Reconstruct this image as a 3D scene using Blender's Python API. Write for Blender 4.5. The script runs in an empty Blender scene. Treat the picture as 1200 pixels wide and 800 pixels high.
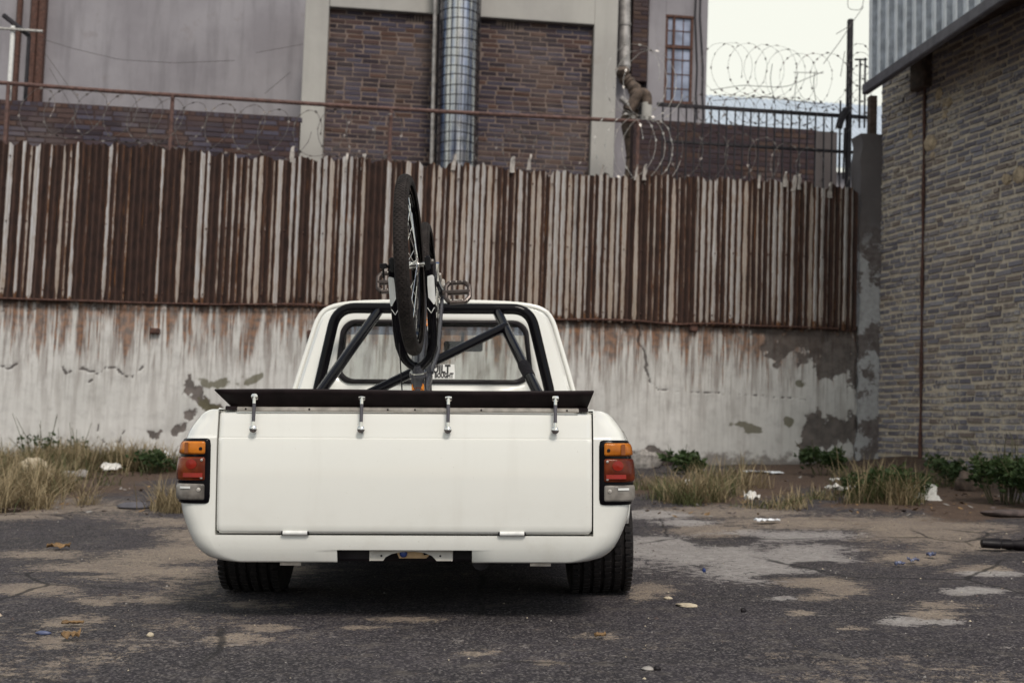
import bpy, math, random
import numpy as np
from mathutils import Matrix, Vector

R = random.Random(7)
C = bpy.context.scene.collection
SC = bpy.context.scene

# ------------------------------------------------------------------ camera
F_PX = 1500.0
PITCH, ROLL, CAM_Z = math.atan(105 / 1500), 0.035, 0.64
cam_d = bpy.data.cameras.new('camera')
cam = bpy.data.objects.new('camera', cam_d)
C.objects.link(cam)
cam_d.sensor_width = 36.0
cam_d.lens = 36.0 * F_PX / 1200
cam_d.clip_start, cam_d.clip_end = 0.05, 2000
cam_d.dof.use_dof = True
cam_d.dof.focus_distance = 4.4
cam_d.dof.aperture_fstop = 4.5
CAM_R = Matrix.Rotation(math.pi / 2 + PITCH, 3, 'X') @ Matrix.Rotation(ROLL, 3, 'Z')
cam.matrix_world = Matrix.Translation((0, 0, CAM_Z)) @ CAM_R.to_4x4()
SC.camera = cam

# ------------------------------------------------------------------ world, sun, exposure
SUN_EL, SUN_AZ = math.radians(50), math.radians(162)     # azimuth clockwise from +Y: behind the camera, to the right
world = bpy.data.worlds.new('World')
SC.world = world
world.use_nodes = True
wn = world.node_tree
wn.nodes.clear()
w_out = wn.nodes.new('ShaderNodeOutputWorld')
w_bg = wn.nodes.new('ShaderNodeBackground')
w_bg.inputs['Strength'].default_value = 0.10
w_sky = wn.nodes.new('ShaderNodeTexSky')
w_sky.sky_type = 'NISHITA'
w_sky.sun_disc = False
w_sky.sun_elevation = SUN_EL
w_sky.sun_rotation = SUN_AZ
w_sky.air_density, w_sky.dust_density, w_sky.ozone_density = 1.0, 2.0, 1.0
w_tc = wn.nodes.new('ShaderNodeTexCoord')
w_map = wn.nodes.new('ShaderNodeMapping')
w_map.inputs['Scale'].default_value = (1.0, 1.0, 2.2)
w_map.inputs['Location'].default_value = (4.3, 4.42, -1.56)
w_noise = wn.nodes.new('ShaderNodeTexNoise')
w_noise.inputs['Scale'].default_value = 1.7
w_noise.inputs['Detail'].default_value = 6.0
w_noise.inputs['Roughness'].default_value = 0.55
w_ramp = wn.nodes.new('ShaderNodeMapRange')
w_ramp.interpolation_type = 'SMOOTHSTEP'
w_ramp.inputs['From Min'].default_value = 0.40
w_ramp.inputs['From Max'].default_value = 0.52
w_mix = wn.nodes.new('ShaderNodeMix')
w_mix.data_type = 'RGBA'
w_mix.inputs['B'].default_value = (7.3, 7.4, 6.7, 1)      # the thin bright cloud that covers most of the sky
wl = wn.links.new
wl(w_tc.outputs['Generated'], w_map.inputs['Vector'])
wl(w_map.outputs['Vector'], w_noise.inputs['Vector'])
wl(w_noise.outputs['Fac'], w_ramp.inputs['Value'])
wl(w_ramp.outputs['Result'], w_mix.inputs['Factor'])
wl(w_sky.outputs['Color'], w_mix.inputs['A'])
wl(w_mix.outputs['Result'], w_bg.inputs['Color'])
wl(w_bg.outputs['Background'], w_out.inputs['Surface'])

sun_d = bpy.data.lights.new('sun', 'SUN')
sun = bpy.data.objects.new('sun', sun_d)
C.objects.link(sun)
sun_d.energy, sun_d.angle, sun_d.color = 1.75, math.radians(15), (1.0, 0.92, 0.83)
sun_dir = Vector((math.sin(SUN_AZ) * math.cos(SUN_EL), math.cos(SUN_AZ) * math.cos(SUN_EL), math.sin(SUN_EL)))
sun.rotation_euler = sun_dir.to_track_quat('Z', 'Y').to_euler()
sun.location = sun_dir * 30

SC.view_settings.view_transform = 'Standard'
SC.view_settings.look = 'None'
SC.view_settings.exposure = 0.37
SC.view_settings.gamma = 1.0
SC.view_settings.use_curve_mapping = False
SC.render.film_transparent = False

# ------------------------------------------------------------------ measuring helpers: where a line of sight meets a surface
def ray(px, py):
    return (CAM_R @ Vector(((px - 600) / F_PX, -(py - 400) / F_PX, -1.0))).normalized()
CAM_P = Vector((0, 0, CAM_Z))

def gz(x, y):
    """Height of the yard: it falls to the left and climbs to the rear wall."""
    t = np.clip(np.asarray(y, float) - 7.0, 0, 16)
    rise = 0.028 * (t * t / (t + 0.6))
    return 0.030 * (np.clip(np.asarray(x, float), -12, 12) + 0.323) + rise

def ground(px, py, lift=0.0):
    d = ray(px, py)
    t = 1.0
    p = CAM_P
    for _ in range(60):
        p = CAM_P + d * t
        h = p.z - float(gz(p.x, p.y)) - lift
        t += h / max(0.02, -d.z + 0.025)
        t = min(max(t, 0.5), 60)
    return CAM_P + d * t

class Frame:
    """A vertical plane: local x along it, local y away behind it, local z up."""
    def __init__(s, o, yaw):
        s.o, s.yaw = Vector(o), yaw
        s.M = Matrix.Translation(s.o) @ Matrix.Rotation(yaw, 4, 'Z')
        s.I = s.M.inverted()
    def hit(s, px, py, v=0.0):
        o = s.I @ CAM_P
        d = s.I.to_3x3() @ ray(px, py)
        t = (v - o.y) / d.y
        return o + d * t
    def U(s, px, py, v=0.0): return s.hit(px, py, v).x
    def Z(s, px, py, v=0.0): return s.hit(px, py, v).z

WALL_YAW = math.atan(0.105)
FW = Frame((0, 15.5, 0), WALL_YAW)
TRUCK = Matrix.Translation((-0.323, 4.25, 0)) @ Matrix.Rotation(0.012, 4, 'Z') @ Matrix.Rotation(-math.atan(0.030), 4, 'Y')

# ------------------------------------------------------------------ mesh builder
class MB:
    def __init__(s): s.v, s.f, s.m = [], [], []
    def add(s, vs, fs, mi=0):
        b = len(s.v)
        s.v.extend([tuple(p) for p in vs])
        for f in fs:
            s.f.append(tuple(i + b for i in f)); s.m.append(mi)
    def box(s, a, b, mi=0, M=None):
        x0, y0, z0 = a; x1, y1, z1 = b
        vs = [Vector(p) for p in ((x0,y0,z0),(x1,y0,z0),(x1,y1,z0),(x0,y1,z0),(x0,y0,z1),(x1,y0,z1),(x1,y1,z1),(x0,y1,z1))]
        if M is not None: vs = [M @ p for p in vs]
        s.add(vs, [(0,3,2,1),(4,5,6,7),(0,1,5,4),(1,2,6,5),(2,3,7,6),(3,0,4,7)], mi)
    def bbox(s, a, b, c=0.01, mi=0, M=None):
        """A box with chamfered edges."""
        (x0,y0,z0),(x1,y1,z1) = a, b
        vs, fs = [], []
        for sx in (0,1):
            for sy in (0,1):
                for sz in (0,1):
                    X,Y,Z = (x1 if sx else x0),(y1 if sy else y0),(z1 if sz else z0)
                    dx,dy,dz = (-c if sx else c),(-c if sy else c),(-c if sz else c)
                    vs += [Vector((X,Y+dy,Z+dz)), Vector((X+dx,Y,Z+dz)), Vector((X+dx,Y+dy,Z))]
        k = lambda sx,sy,sz,a: (sx*4+sy*2+sz)*3+a
        fs += [(k(0,0,0,0),k(0,0,1,0),k(0,1,1,0),k(0,1,0,0)),(k(1,0,0,0),k(1,1,0,0),k(1,1,1,0),k(1,0,1,0))]
        fs += [(k(0,0,0,1),k(1,0,0,1),k(1,0,1,1),k(0,0,1,1)),(k(0,1,0,1),k(0,1,1,1),k(1,1,1,1),k(1,1,0,1))]
        fs += [(k(0,0,0,2),k(0,1,0,2),k(1,1,0,2),k(1,0,0,2)),(k(0,0,1,2),k(1,0,1,2),k(1,1,1,2),k(0,1,1,2))]
        for i in (0,1):
            for j in (0,1):
                fs.append((k(0,i,j,1),k(1,i,j,1),k(1,i,j,2),k(0,i,j,2)) if i != j else (k(0,i,j,1),k(0,i,j,2),k(1,i,j,2),k(1,i,j,1)))
                fs.append((k(i,0,j,0),k(i,1,j,0),k(i,1,j,2),k(i,0,j,2)) if i == j else (k(i,0,j,0),k(i,0,j,2),k(i,1,j,2),k(i,1,j,0)))
                fs.append((k(i,j,0,0),k(i,j,1,0),k(i,j,1,1),k(i,j,0,1)) if i != j else (k(i,j,0,0),k(i,j,0,1),k(i,j,1,1),k(i,j,1,0)))
        for i in (0,1):
            for j in (0,1):
                for l in (0,1):
                    t = (k(i,j,l,0),k(i,j,l,1),k(i,j,l,2))
                    fs.append(t if (i+j+l) % 2 == 0 else t[::-1])
        if M is not None: vs = [M @ p for p in vs]
        s.add(vs, fs, mi)
    def grid(s, P, mi=0, closed=False, flip=False):
        """P: rows of points; faces between neighbours."""
        n, m = len(P), len(P[0])
        vs = [p for r in P for p in r]
        fs = []
        for i in range(n - 1):
            for j in range(m if closed else m - 1):
                k = (j + 1) % m
                q = (i*m+j, i*m+k, (i+1)*m+k, (i+1)*m+j)
                fs.append(q[::-1] if flip else q)
        s.add(vs, fs, mi)
    def tube(s, path, r, n=8, mi=0, closed=False, caps=True):
        path = [Vector(p) for p in path]
        N = len(path)
        rr = r if hasattr(r, '__len__') else [r] * N
        t0 = (path[1] - path[0]).normalized()
        a = Vector((0,0,1)) if abs(t0.z) < 0.9 else Vector((1,0,0))
        nrm = (a - t0 * a.dot(t0)).normalized()
        rows = []
        for i, p in enumerate(path):
            if closed: t = path[(i+1) % N] - path[i-1]
            else: t = path[min(i+1, N-1)] - path[max(i-1, 0)]
            t.normalize()
            nrm = (nrm - t * nrm.dot(t)).normalized()
            b = t.cross(nrm)
            rows.append([p + (nrm * math.cos(2*math.pi*k/n) + b * math.sin(2*math.pi*k/n)) * rr[i] for k in range(n)])
        if closed: rows.append(rows[0])
        s.grid(rows, mi, closed=True)
        if caps and not closed:
            s.add(rows[0], [tuple(range(n))[::-1]], mi)
            s.add(rows[-1], [tuple(range(n))], mi)
    def lathe(s, prof, c, axis='X', n=32, mi=0):
        """prof: list of (r, h); revolved about an axis through c."""
        rows = []
        for r, h in prof:
            row = []
            for k in range(n):
                a = 2*math.pi*k/n
                u, w = r*math.cos(a), r*math.sin(a)
                q = {'X': (h, u, w), 'Y': (w, h, u), 'Z': (u, w, h)}[axis]
                row.append(Vector(c) + Vector(q))
            rows.append(row)
        s.grid(rows, mi, closed=True)
    def ball(s, c, r, n=8, mi=0, sc=(1,1,1)):
        prof = [(r*math.sin(math.pi*i/n), -r*math.cos(math.pi*i/n)) for i in range(n+1)]
        b = len(s.v)
        s.lathe([(max(p[0], 1e-5), p[1]) for p in prof], (0,0,0), 'Z', n*2, mi)
        for i in range(b, len(s.v)):
            p = s.v[i]
            s.v[i] = (c[0]+p[0]*sc[0], c[1]+p[1]*sc[1], c[2]+p[2]*sc[2])
    def prism(s, pts, d, mi=0):
        """Outline pts (3-D, counter-clockwise seen from outside), thickened by vector d."""
        n = len(pts); d = Vector(d)
        vs = [Vector(p) for p in pts] + [Vector(p) + d for p in pts]
        s.add(vs, [tuple(range(n)), tuple(range(2*n-1, n-1, -1))] + [(i, i+n, (i+1) % n + n, (i+1) % n) for i in range(n)], mi)
    def build(s, name, mats, parent=None, sharp=35, M=None, attrs=None, uv=None, smooth=True):
        me = bpy.data.meshes.new(name)
        vs = s.v if M is None else [tuple(M @ Vector(p)) for p in s.v]
        me.from_pydata(vs, [], s.f)
        mats = mats if isinstance(mats, (list, tuple)) else [mats]
        for m in mats: me.materials.append(m)
        if len(mats) > 1: me.polygons.foreach_set('material_index', s.m)
        if smooth:
            me.polygons.foreach_set('use_smooth', [True] * len(s.f))
            me.set_sharp_from_angle(angle=math.radians(sharp))
        for k, val in (attrs or {}).items():
            dom = 'POINT' if len(val) == len(s.v) else 'FACE'
            at = me.attributes.new(k, 'FLOAT', dom)
            at.data.foreach_set('value', np.asarray(val, np.float32))
        me.update()
        return link(name, me, parent)

def link(name, data, parent=None):
    o = bpy.data.objects.new(name, data)
    C.objects.link(o)
    if parent is not None: o.parent = parent
    return o

def tag(o, label=None, cat=None, group=None, kind=None):
    for k, v in (('label', label), ('category', cat), ('group', group), ('kind', kind)):
        if v: o[k] = v
    return o

def thing(name, label, cat, M=None, group=None):
    o = link(name, None)
    if M is not None: o.matrix_world = M
    o.empty_display_size = 0.1
    return tag(o, label, cat, group)

def fillet(pts, r, n=6):
    """Round the corners of a polyline."""
    pts = [Vector(p) for p in pts]
    out = [pts[0]]
    for i in range(1, len(pts) - 1):
        a, b, c = pts[i-1], pts[i], pts[i+1]
        d1, d2 = (a-b).normalized(), (c-b).normalized()
        ang = d1.angle(d2)
        t = min(r / math.tan(ang/2), (a-b).length*.49, (c-b).length*.49)
        p0, p1 = b + d1*t, b + d2*t
        for k in range(n+1):
            w = k/n
            out.append(p0*(1-w)**2 + b*2*w*(1-w) + p1*w*w)
    out.append(pts[-1])
    return out

# ------------------------------------------------------------------ numpy noise
def vnoise(x, y, seed=0):
    x = np.asarray(x, float); y = np.asarray(y, float)
    xi, yi = np.floor(x).astype(np.int64), np.floor(y).astype(np.int64)
    xf, yf = x - xi, y - yi
    def h(a, b):
        n = (a * 374761393 + b * 668265263 + seed * 144269504) & 0xffffffff
        n = ((n ^ (n >> 13)) * 1274126177) & 0xffffffff
        return ((n ^ (n >> 16)) & 0xffff) / 65535.0
    u, v = xf*xf*(3-2*xf), yf*yf*(3-2*yf)
    return (h(xi,yi)*(1-u)+h(xi+1,yi)*u)*(1-v) + (h(xi,yi+1)*(1-u)+h(xi+1,yi+1)*u)*v
def fbm(x, y, oct=4, seed=0, gain=.5):
    s, a, t = 0, 1, 0
    for o in range(oct):
        s = s + a * vnoise(np.asarray(x)*2**o + 17.3*o, np.asarray(y)*2**o - 9.1*o, seed + o); t += a; a *= gain
    return s / t
def sstep(a, b, x):
    t = np.clip((x - a) / (b - a), 0, 1)
    return t*t*(3-2*t)

# ------------------------------------------------------------------ materials
class NT:
    def __init__(s, name):
        s.mat = bpy.data.materials.new(name)
        s.mat.use_nodes = True
        s.t = s.mat.node_tree
        s.t.nodes.clear()
        s.out = s.t.nodes.new('ShaderNodeOutputMaterial')
        s.bs = s.t.nodes.new('ShaderNodeBsdfPrincipled')
        s.t.links.new(s.bs.outputs[0], s.out.inputs['Surface'])
    def n(s, typ, ins=None, **kw):
        nd = s.t.nodes.new('ShaderNode' + typ)
        for k, v in kw.items(): setattr(nd, k, v)
        for k, v in (ins or {}).items(): s.set(nd.inputs[k], v)
        return nd
    def set(s, sock, v):
        if isinstance(v, bpy.types.NodeSocket): s.t.links.new(v, sock)
        else:
            if hasattr(sock.default_value, '__len__') and not hasattr(v, '__len__'): v = (v, v, v)
            if hasattr(sock.default_value, '__len__') and len(sock.default_value) == 4 and len(v) == 3: v = (*v, 1)
            sock.default_value = v
    def m(s, op, a, b=0.0, c=0.0): return s.n('Math', {0: a, 1: b, 2: c}, operation=op).outputs[0]
    def mix(s, f, a, b, mode='MIX'):
        nd = s.n('Mix', data_type='RGBA', blend_type=mode)
        s.set(nd.inputs['Factor'], f); s.set(nd.inputs['A'], a); s.set(nd.inputs['B'], b)
        return nd.outputs['Result']
    def rng(s, v, a, b, c=0.0, d=1.0):
        return s.n('MapRange', {'Value': v, 'From Min': a, 'From Max': b, 'To Min': c, 'To Max': d}, interpolation_type='SMOOTHSTEP').outputs[0]
    def noise(s, vec, scale, detail=4, rough=.55, stretch=None, dist=0.0):
        if stretch: vec = s.n('Mapping', {'Vector': vec, 'Scale': stretch}).outputs[0]
        return s.n('TexNoise', {'Vector': vec, 'Scale': scale, 'Detail': detail, 'Roughness': rough, 'Distortion': dist}).outputs['Fac']
    def pos(s): return s.n('NewGeometry').outputs['Position']
    def obj(s): return s.n('TexCoord').outputs['Object']
    def attr(s, name): return s.n('Attribute', attribute_name=name).outputs['Fac']
    def rand(s): return s.n('ObjectInfo').outputs['Random']
    def bump(s, h, strength=.3, dist=.01):
        s.set(s.bs.inputs['Normal'], s.n('Bump', {'Height': h, 'Strength': strength, 'Distance': dist}).outputs[0])
    def p(s, **kw):
        for k, v in kw.items():
            k = {'color': 'Base Color', 'rough': 'Roughness', 'metal': 'Metallic', 'coat': 'Coat Weight', 'coat_rough': 'Coat Roughness', 'spec': 'Specular IOR Level'}.get(k, k)
            s.set(s.bs.inputs[k], v)
        return s.mat

def simple(name, color, rough=.6, metal=0.0, var=.12, scale=30, bump=0.0, coat=0.0, spec=.5):
    t = NT(name)
    nz = t.noise(t.obj(), scale, 5)
    k = t.rng(nz, .3, .7, 1-var, 1+var)
    col = t.mix(1.0, color, t.n('CombineColor', {0: k, 1: k, 2: k}).outputs[0], 'MULTIPLY')
    t.p(color=col, rough=t.rng(t.noise(t.obj(), scale*.4, 4), .3, .7, max(rough-.08, .02), min(rough+.08, 1)), metal=metal, coat=coat, spec=spec)
    if bump: t.bump(nz, bump, .004)
    return t.mat
# ------------------------------------------------------------------ the place's materials
def m_asphalt():
    t = NT('asphalt')
    P = t.pos()
    fine = t.noise(P, 115, 4, .8)
    mid = t.noise(P, 20, 7, .72)
    big = t.noise(P, 1.3, 4)
    spk = t.n('TexVoronoi', {'Vector': P, 'Scale': 70.0}, feature='F1')
    stone = t.rng(spk.outputs['Distance'], .18, .36, 1, 0)
    sc = t.n('SeparateColor', {0: spk.outputs['Color']})
    col = t.mix(t.rng(big, .35, .65), (.022, .018, .0235), (.042, .0345, .0435))
    col = t.mix(t.rng(mid, .35, .7, 0, .6), col, (.036, .031, .034))
    col = t.mix(t.m('MULTIPLY', stone, t.rng(sc.outputs[0], .45, 1.0, 0, .85)), col, (.27, .245, .235))
    vs = t.n('TexVoronoi', {'Vector': P, 'Scale': 150.0}, feature='F1')
    vr = t.n('SeparateColor', {0: vs.outputs['Color']}).outputs[1]
    col = t.mix(t.rng(vr, .62, .98, 0, .62), col, (.19, .17, .168))
    col = t.mix(t.rng(vr, .38, .02, 0, .80), col, (.012, .0105, .013))
    col = t.mix(t.rng(fine, .40, .28, 0, .6), col, (.014, .012, .015))
    col = t.mix(t.rng(t.noise(P, 9, 6, .7), .52, .72, 0, .5), col, (.17, .145, .125))
    sand_m = t.rng(t.m('ADD', t.attr('sand'), t.m('ADD', t.m('MULTIPLY', t.m('SUBTRACT', mid, .5), 2.6), t.m('MULTIPLY', t.m('SUBTRACT', fine, .5), 2.0))), .40, .64)
    sand = t.mix(t.rng(t.noise(P, 5, 5), .3, .7), (.33, .265, .205), (.24, .19, .155))
    sand = t.mix(t.rng(vr, .60, .95, 0, .7), sand, (.10, .085, .080))
    sand = t.mix(t.rng(vr, .25, .02, 0, .5), sand, (.42, .36, .31))
    col = t.mix(t.m('MULTIPLY', sand_m, .86), col, sand)
    conc_m = t.rng(t.m('ADD', t.attr('conc'), t.m('ADD', t.m('MULTIPLY', t.m('SUBTRACT', mid, .5), 2.8), t.m('MULTIPLY', t.m('SUBTRACT', fine, .5), 1.0))), .44, .56)
    conc = t.mix(t.rng(mid, .35, .65), (.42, .395, .38), (.24, .215, .21))
    conc = t.mix(t.rng(fine, .42, .3, 0, .6), conc, (.07, .062, .066))
    col = t.mix(t.m('MULTIPLY', conc_m, .9), col, conc)
    ce = t.n('TexVoronoi', {'Vector': t.n('Mapping', {'Vector': t.mix(.12, P, t.n('TexNoise', {'Vector': P, 'Scale': 2.2, 'Detail': 5.0}).outputs['Color']), 'Scale': (.9, .55, 1)}).outputs[0], 'Scale': 1.0}, feature='DISTANCE_TO_EDGE').outputs['Distance']
    crk = t.m('MULTIPLY', t.rng(ce, .011, .003), t.rng(t.noise(P, .7, 3), .44, .56))
    col = t.mix(t.m('MULTIPLY', crk, .8), col, (.012, .010, .011))
    soil_m = t.rng(t.m('ADD', t.attr('soil'), t.m('MULTIPLY', t.m('SUBTRACT', mid, .5), .9)), .40, .6)
    soil = t.mix(t.rng(mid, .3, .7), (.060, .038, .030), (.13, .088, .064))
    col = t.mix(soil_m, col, soil)
    h = t.m('ADD', t.m('MULTIPLY', fine, .5), t.m('ADD', t.m('MULTIPLY', mid, .7), t.m('ADD', t.m('MULTIPLY', stone, .6), t.m('MULTIPLY', vr, .5))))
    t.bump(h, .75, .012)
    return t.p(color=col, rough=t.rng(mid, .3, .7, .78, .95), spec=.3)

def m_plaster():
    """Old limewashed render: run marks and rust from the iron above, bare patches, moss."""
    t = NT('weathered_plaster')
    uv = t.n('UVMap').outputs[0]                      # u metres along, v metres below the top
    sx = t.n('SeparateXYZ', {0: uv}); u, v = sx.outputs[0], sx.outputs[1]
    big = t.noise(uv, 1.1, 6, .6); mid = t.noise(uv, 7, 6, .65); fine = t.noise(uv, 60, 4, .7)
    col = t.mix(t.rng(big, .3, .7), (.52, .51, .495), (.62, .605, .59))
    col = t.mix(t.rng(mid, .45, .75, 0, .45), col, (.33, .315, .31))
    def streak(sc, a, b, st=.10, seed=0.0):
        q = t.n('Mapping', {'Vector': uv, 'Scale': (1, st, 1), 'Location': (seed, seed, 0)}).outputs[0]
        return t.rng(t.noise(q, sc, 5, .6, dist=.25), a, b)
    up = t.rng(v, .0, 1.15, 1, 0)
    grey = t.m('MULTIPLY', streak(10.5, .46, .64), t.rng(v, .1, 1.7, .75, .18))
    col = t.mix(grey, col, (.24, .21, .195))
    grey2 = t.m('MULTIPLY', streak(27, .49, .66, .05, 4.1), t.rng(v, .3, 1.4, .8, .1))
    col = t.mix(grey2, col, (.20, .165, .15))
    rn = t.m('ADD', t.noise(t.n('Mapping', {'Vector': uv, 'Scale': (1, .07, 1), 'Location': (7, 3, 0)}).outputs[0], 8, 4, .65, dist=.2), t.m('MULTIPLY', t.m('SUBTRACT', big, .5), .3))
    rust1 = t.rng(t.m('SUBTRACT', rn, t.m('MULTIPLY', v, .30)), .385, .50)
    rn2 = t.noise(t.n('Mapping', {'Vector': uv, 'Scale': (1, .04, 1), 'Location': (2, 9, 0)}).outputs[0], 21, 4, .7, dist=.15)
    rust2 = t.rng(t.m('SUBTRACT', t.m('ADD', rn2, t.m('MULTIPLY', t.m('SUBTRACT', big, .5), .3)), t.m('MULTIPLY', v, .26)), .40, .53)
    rust = t.m('MAXIMUM', t.m('MULTIPLY', rust1, .9), rust2)
    tone = t.mix(t.rng(t.noise(uv, 14, 4), .35, .65), (.22, .088, .030), (.070, .035, .023))
    col = t.mix(t.m('MULTIPLY', rust, .85), col, tone)
    dark = t.rng(t.m('SUBTRACT', t.noise(uv, 9, 5, .7), t.m('MULTIPLY', v, 1.45)), .30, .45)
    col = t.mix(t.m('MULTIPLY', dark, .85), col, (.060, .042, .036))
    flake = t.m('MULTIPLY', t.rng(t.noise(uv, 24, 6, .75), .63, .67), t.rng(t.noise(uv, 1.7, 3), .5, .62))
    col = t.mix(t.m('MULTIPLY', flake, .8), col, (.10, .09, .085))
    bare = t.rng(t.m('ADD', t.attr('bare'), t.m('ADD', t.m('MULTIPLY', t.m('SUBTRACT', mid, .5), 1.7), t.m('MULTIPLY', t.m('SUBTRACT', fine, .5), .5))), .42, .54)
    bc = t.mix(t.rng(mid, .35, .65), (.075, .062, .058), (.15, .125, .115))
    col = t.mix(t.m('MULTIPLY', bare, .92), col, bc)
    moss = t.rng(t.m('ADD', t.attr('moss'), t.m('MULTIPLY', t.m('SUBTRACT', mid, .5), .9)), .4, .7)
    col = t.mix(t.m('MULTIPLY', moss, .8), col, (.105, .095, .055))
    col = t.mix(t.rng(t.m('ADD', t.attr('crack'), t.m('MULTIPLY', t.m('SUBTRACT', fine, .5), .8)), .45, .7, 0, .85), col, (.06, .05, .048))
    foot = t.rng(t.m('ADD', t.attr('foot'), t.m('MULTIPLY', t.m('SUBTRACT', mid, .5), 1.3)), .45, .75, 0, .8)
    col = t.mix(foot, col, (.16, .14, .13))
    h = t.m('SUBTRACT', t.m('ADD', t.m('MULTIPLY', mid, .6), t.m('MULTIPLY', fine, .25)), t.m('ADD', t.m('MULTIPLY', bare, 1.0), t.attr('crack')))
    t.bump(h, .6, .012)
    return t.p(color=col, rough=.92, spec=.2)

PITCH_C = 0.0762
def m_iron():
    """Galvanised corrugated iron, mostly rusted; zinc survives as bright strips along the corrugations."""
    t = NT('rusted_corrugated_iron')
    uv = t.n('UVMap').outputs[0]                      # u metres along, v metres up from the lower edge
    sx = t.n('SeparateXYZ', {0: uv}); u, v = sx.outputs[0], sx.outputs[1]
    k = t.m('DIVIDE', u, PITCH_C)
    ki = t.m('FLOOR', k); fr = t.m('FRACT', k)
    wnz = t.n('TexWhiteNoise', {'W': ki}, noise_dimensions='1D')
    rs = t.n('SeparateColor', {0: wnz.outputs['Color']}); r1, r2, r3 = rs.outputs
    galv = t.attr('galv')
    cl = t.noise(t.n('CombineXYZ', {0: t.m('MULTIPLY', ki, .23)}).outputs[0], 1.0, 2)
    amount = t.m('ADD', t.m('ADD', t.m('MULTIPLY', r1, 1.0), t.m('MULTIPLY', galv, 1.55)), t.m('MULTIPLY', t.m('SUBTRACT', cl, .5), .9))
    half = t.m('MULTIPLY', t.m('MINIMUM', t.m('MAXIMUM', t.m('SUBTRACT', amount, .97), 0.0), .62), .58)
    edge = t.m('MULTIPLY', t.m('SUBTRACT', t.noise(t.n('Mapping', {'Vector': uv, 'Scale': (20, 2.6, 1)}).outputs[0], 2.4, 7, .78), .5), .42)
    long_ = t.m('MULTIPLY', t.m('SUBTRACT', t.noise(t.n('CombineXYZ', {0: t.m('MULTIPLY', ki, 3.7), 1: t.m('MULTIPLY', v, 1.3)}).outputs[0], 1.0, 3), .5), .42)
    ends = t.m('ADD', t.rng(v, .01, t.m('ADD', .05, t.m('MULTIPLY', t.m('MULTIPLY', r2, r2), .25)), .12, 0), t.rng(v, t.m('SUBTRACT', 1.86, t.m('MULTIPLY', t.m('MULTIPLY', r3, r3), .30)), 2.02, 0, .30))
    half = t.m('SUBTRACT', t.m('ADD', half, t.m('ADD', edge, long_)), t.m('ADD', ends, .02))
    has = t.rng(amount, .96, 1.0)
    d = t.m('ABSOLUTE', t.m('SUBTRACT', fr, t.m('ADD', .40, t.m('MULTIPLY', r3, .12))))
    z = t.m('MULTIPLY', t.rng(t.m('SUBTRACT', d, half), -.075, .020, 1, 0), has)
    eat = t.m('ADD', t.m('ADD', t.noise(t.n('Mapping', {'Vector': uv, 'Scale': (3.0, 1, 1)}).outputs[0], 14, 5, .7), t.m('MULTIPLY', t.m('SUBTRACT', r3, .5), .5)), t.m('MULTIPLY', v, 3.2))
    z = t.m('MULTIPLY', z, t.rng(eat, .50, .62))
    fringe = t.m('MULTIPLY', t.rng(t.m('SUBTRACT', d, half), .0, .12, 1, 0), has)
    nz = t.noise(t.n('Mapping', {'Vector': uv, 'Scale': (3, 1, 1)}).outputs[0], 6, 6, .65)
    rust = t.mix(t.rng(nz, .3, .7), (.021, .012, .0108), (.052, .0265, .0200))
    rust = t.mix(t.m('MULTIPLY', t.rng(t.noise(t.n('Mapping', {'Vector': uv, 'Scale': (14, .5, 1)}).outputs[0], 2.5, 5, .7), .55, .72), t.rng(r2, .3, .7)), rust, (.20, .082, .028))
    rust = t.mix(t.m('MULTIPLY', fringe, .75), rust, t.mix(r2, (.23, .105, .042), (.10, .048, .028)))
    zinc = t.mix(t.rng(t.noise(t.n('Mapping', {'Vector': uv, 'Scale': (8, .8, 1)}).outputs[0], 5, 5), .3, .7), (.50, .495, .51), (.39, .355, .33))
    zinc = t.mix(t.m('MULTIPLY', t.rng(v, .9, .0), t.rng(r2, .25, .8, 0, .6)), zinc, (.33, .245, .18))
    zinc = t.mix(t.rng(r3, .50, .75, 0, .55), zinc, (.40, .325, .265))
    zinc = t.mix(t.rng(nz, .52, .74, 0, .60), zinc, (.27, .18, .12))
    rust = t.mix(t.rng(t.m('ABSOLUTE', t.m('SUBTRACT', fr, .72)), .05, .24, .85, 0), rust, t.mix(.6, rust, (.006, .0035, .0035)))  # shaded valley of each corrugation painted into the rust
    rust = t.mix(t.rng(t.m('ABSOLUTE', t.m('SUBTRACT', fr, .30)), .02, .16, .40, 0), rust, (.092, .057, .047))  # lit ridge of each corrugation painted in lighter
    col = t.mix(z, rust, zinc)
    t.bump(t.m('ADD', nz, t.m('MULTIPLY', t.noise(uv, 90, 3), .4)), .25, .004)
    return t.p(color=col, rough=t.m('SUBTRACT', .9, t.m('MULTIPLY', z, .35)), metal=t.m('MULTIPLY', z, .15), spec=.3)

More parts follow.
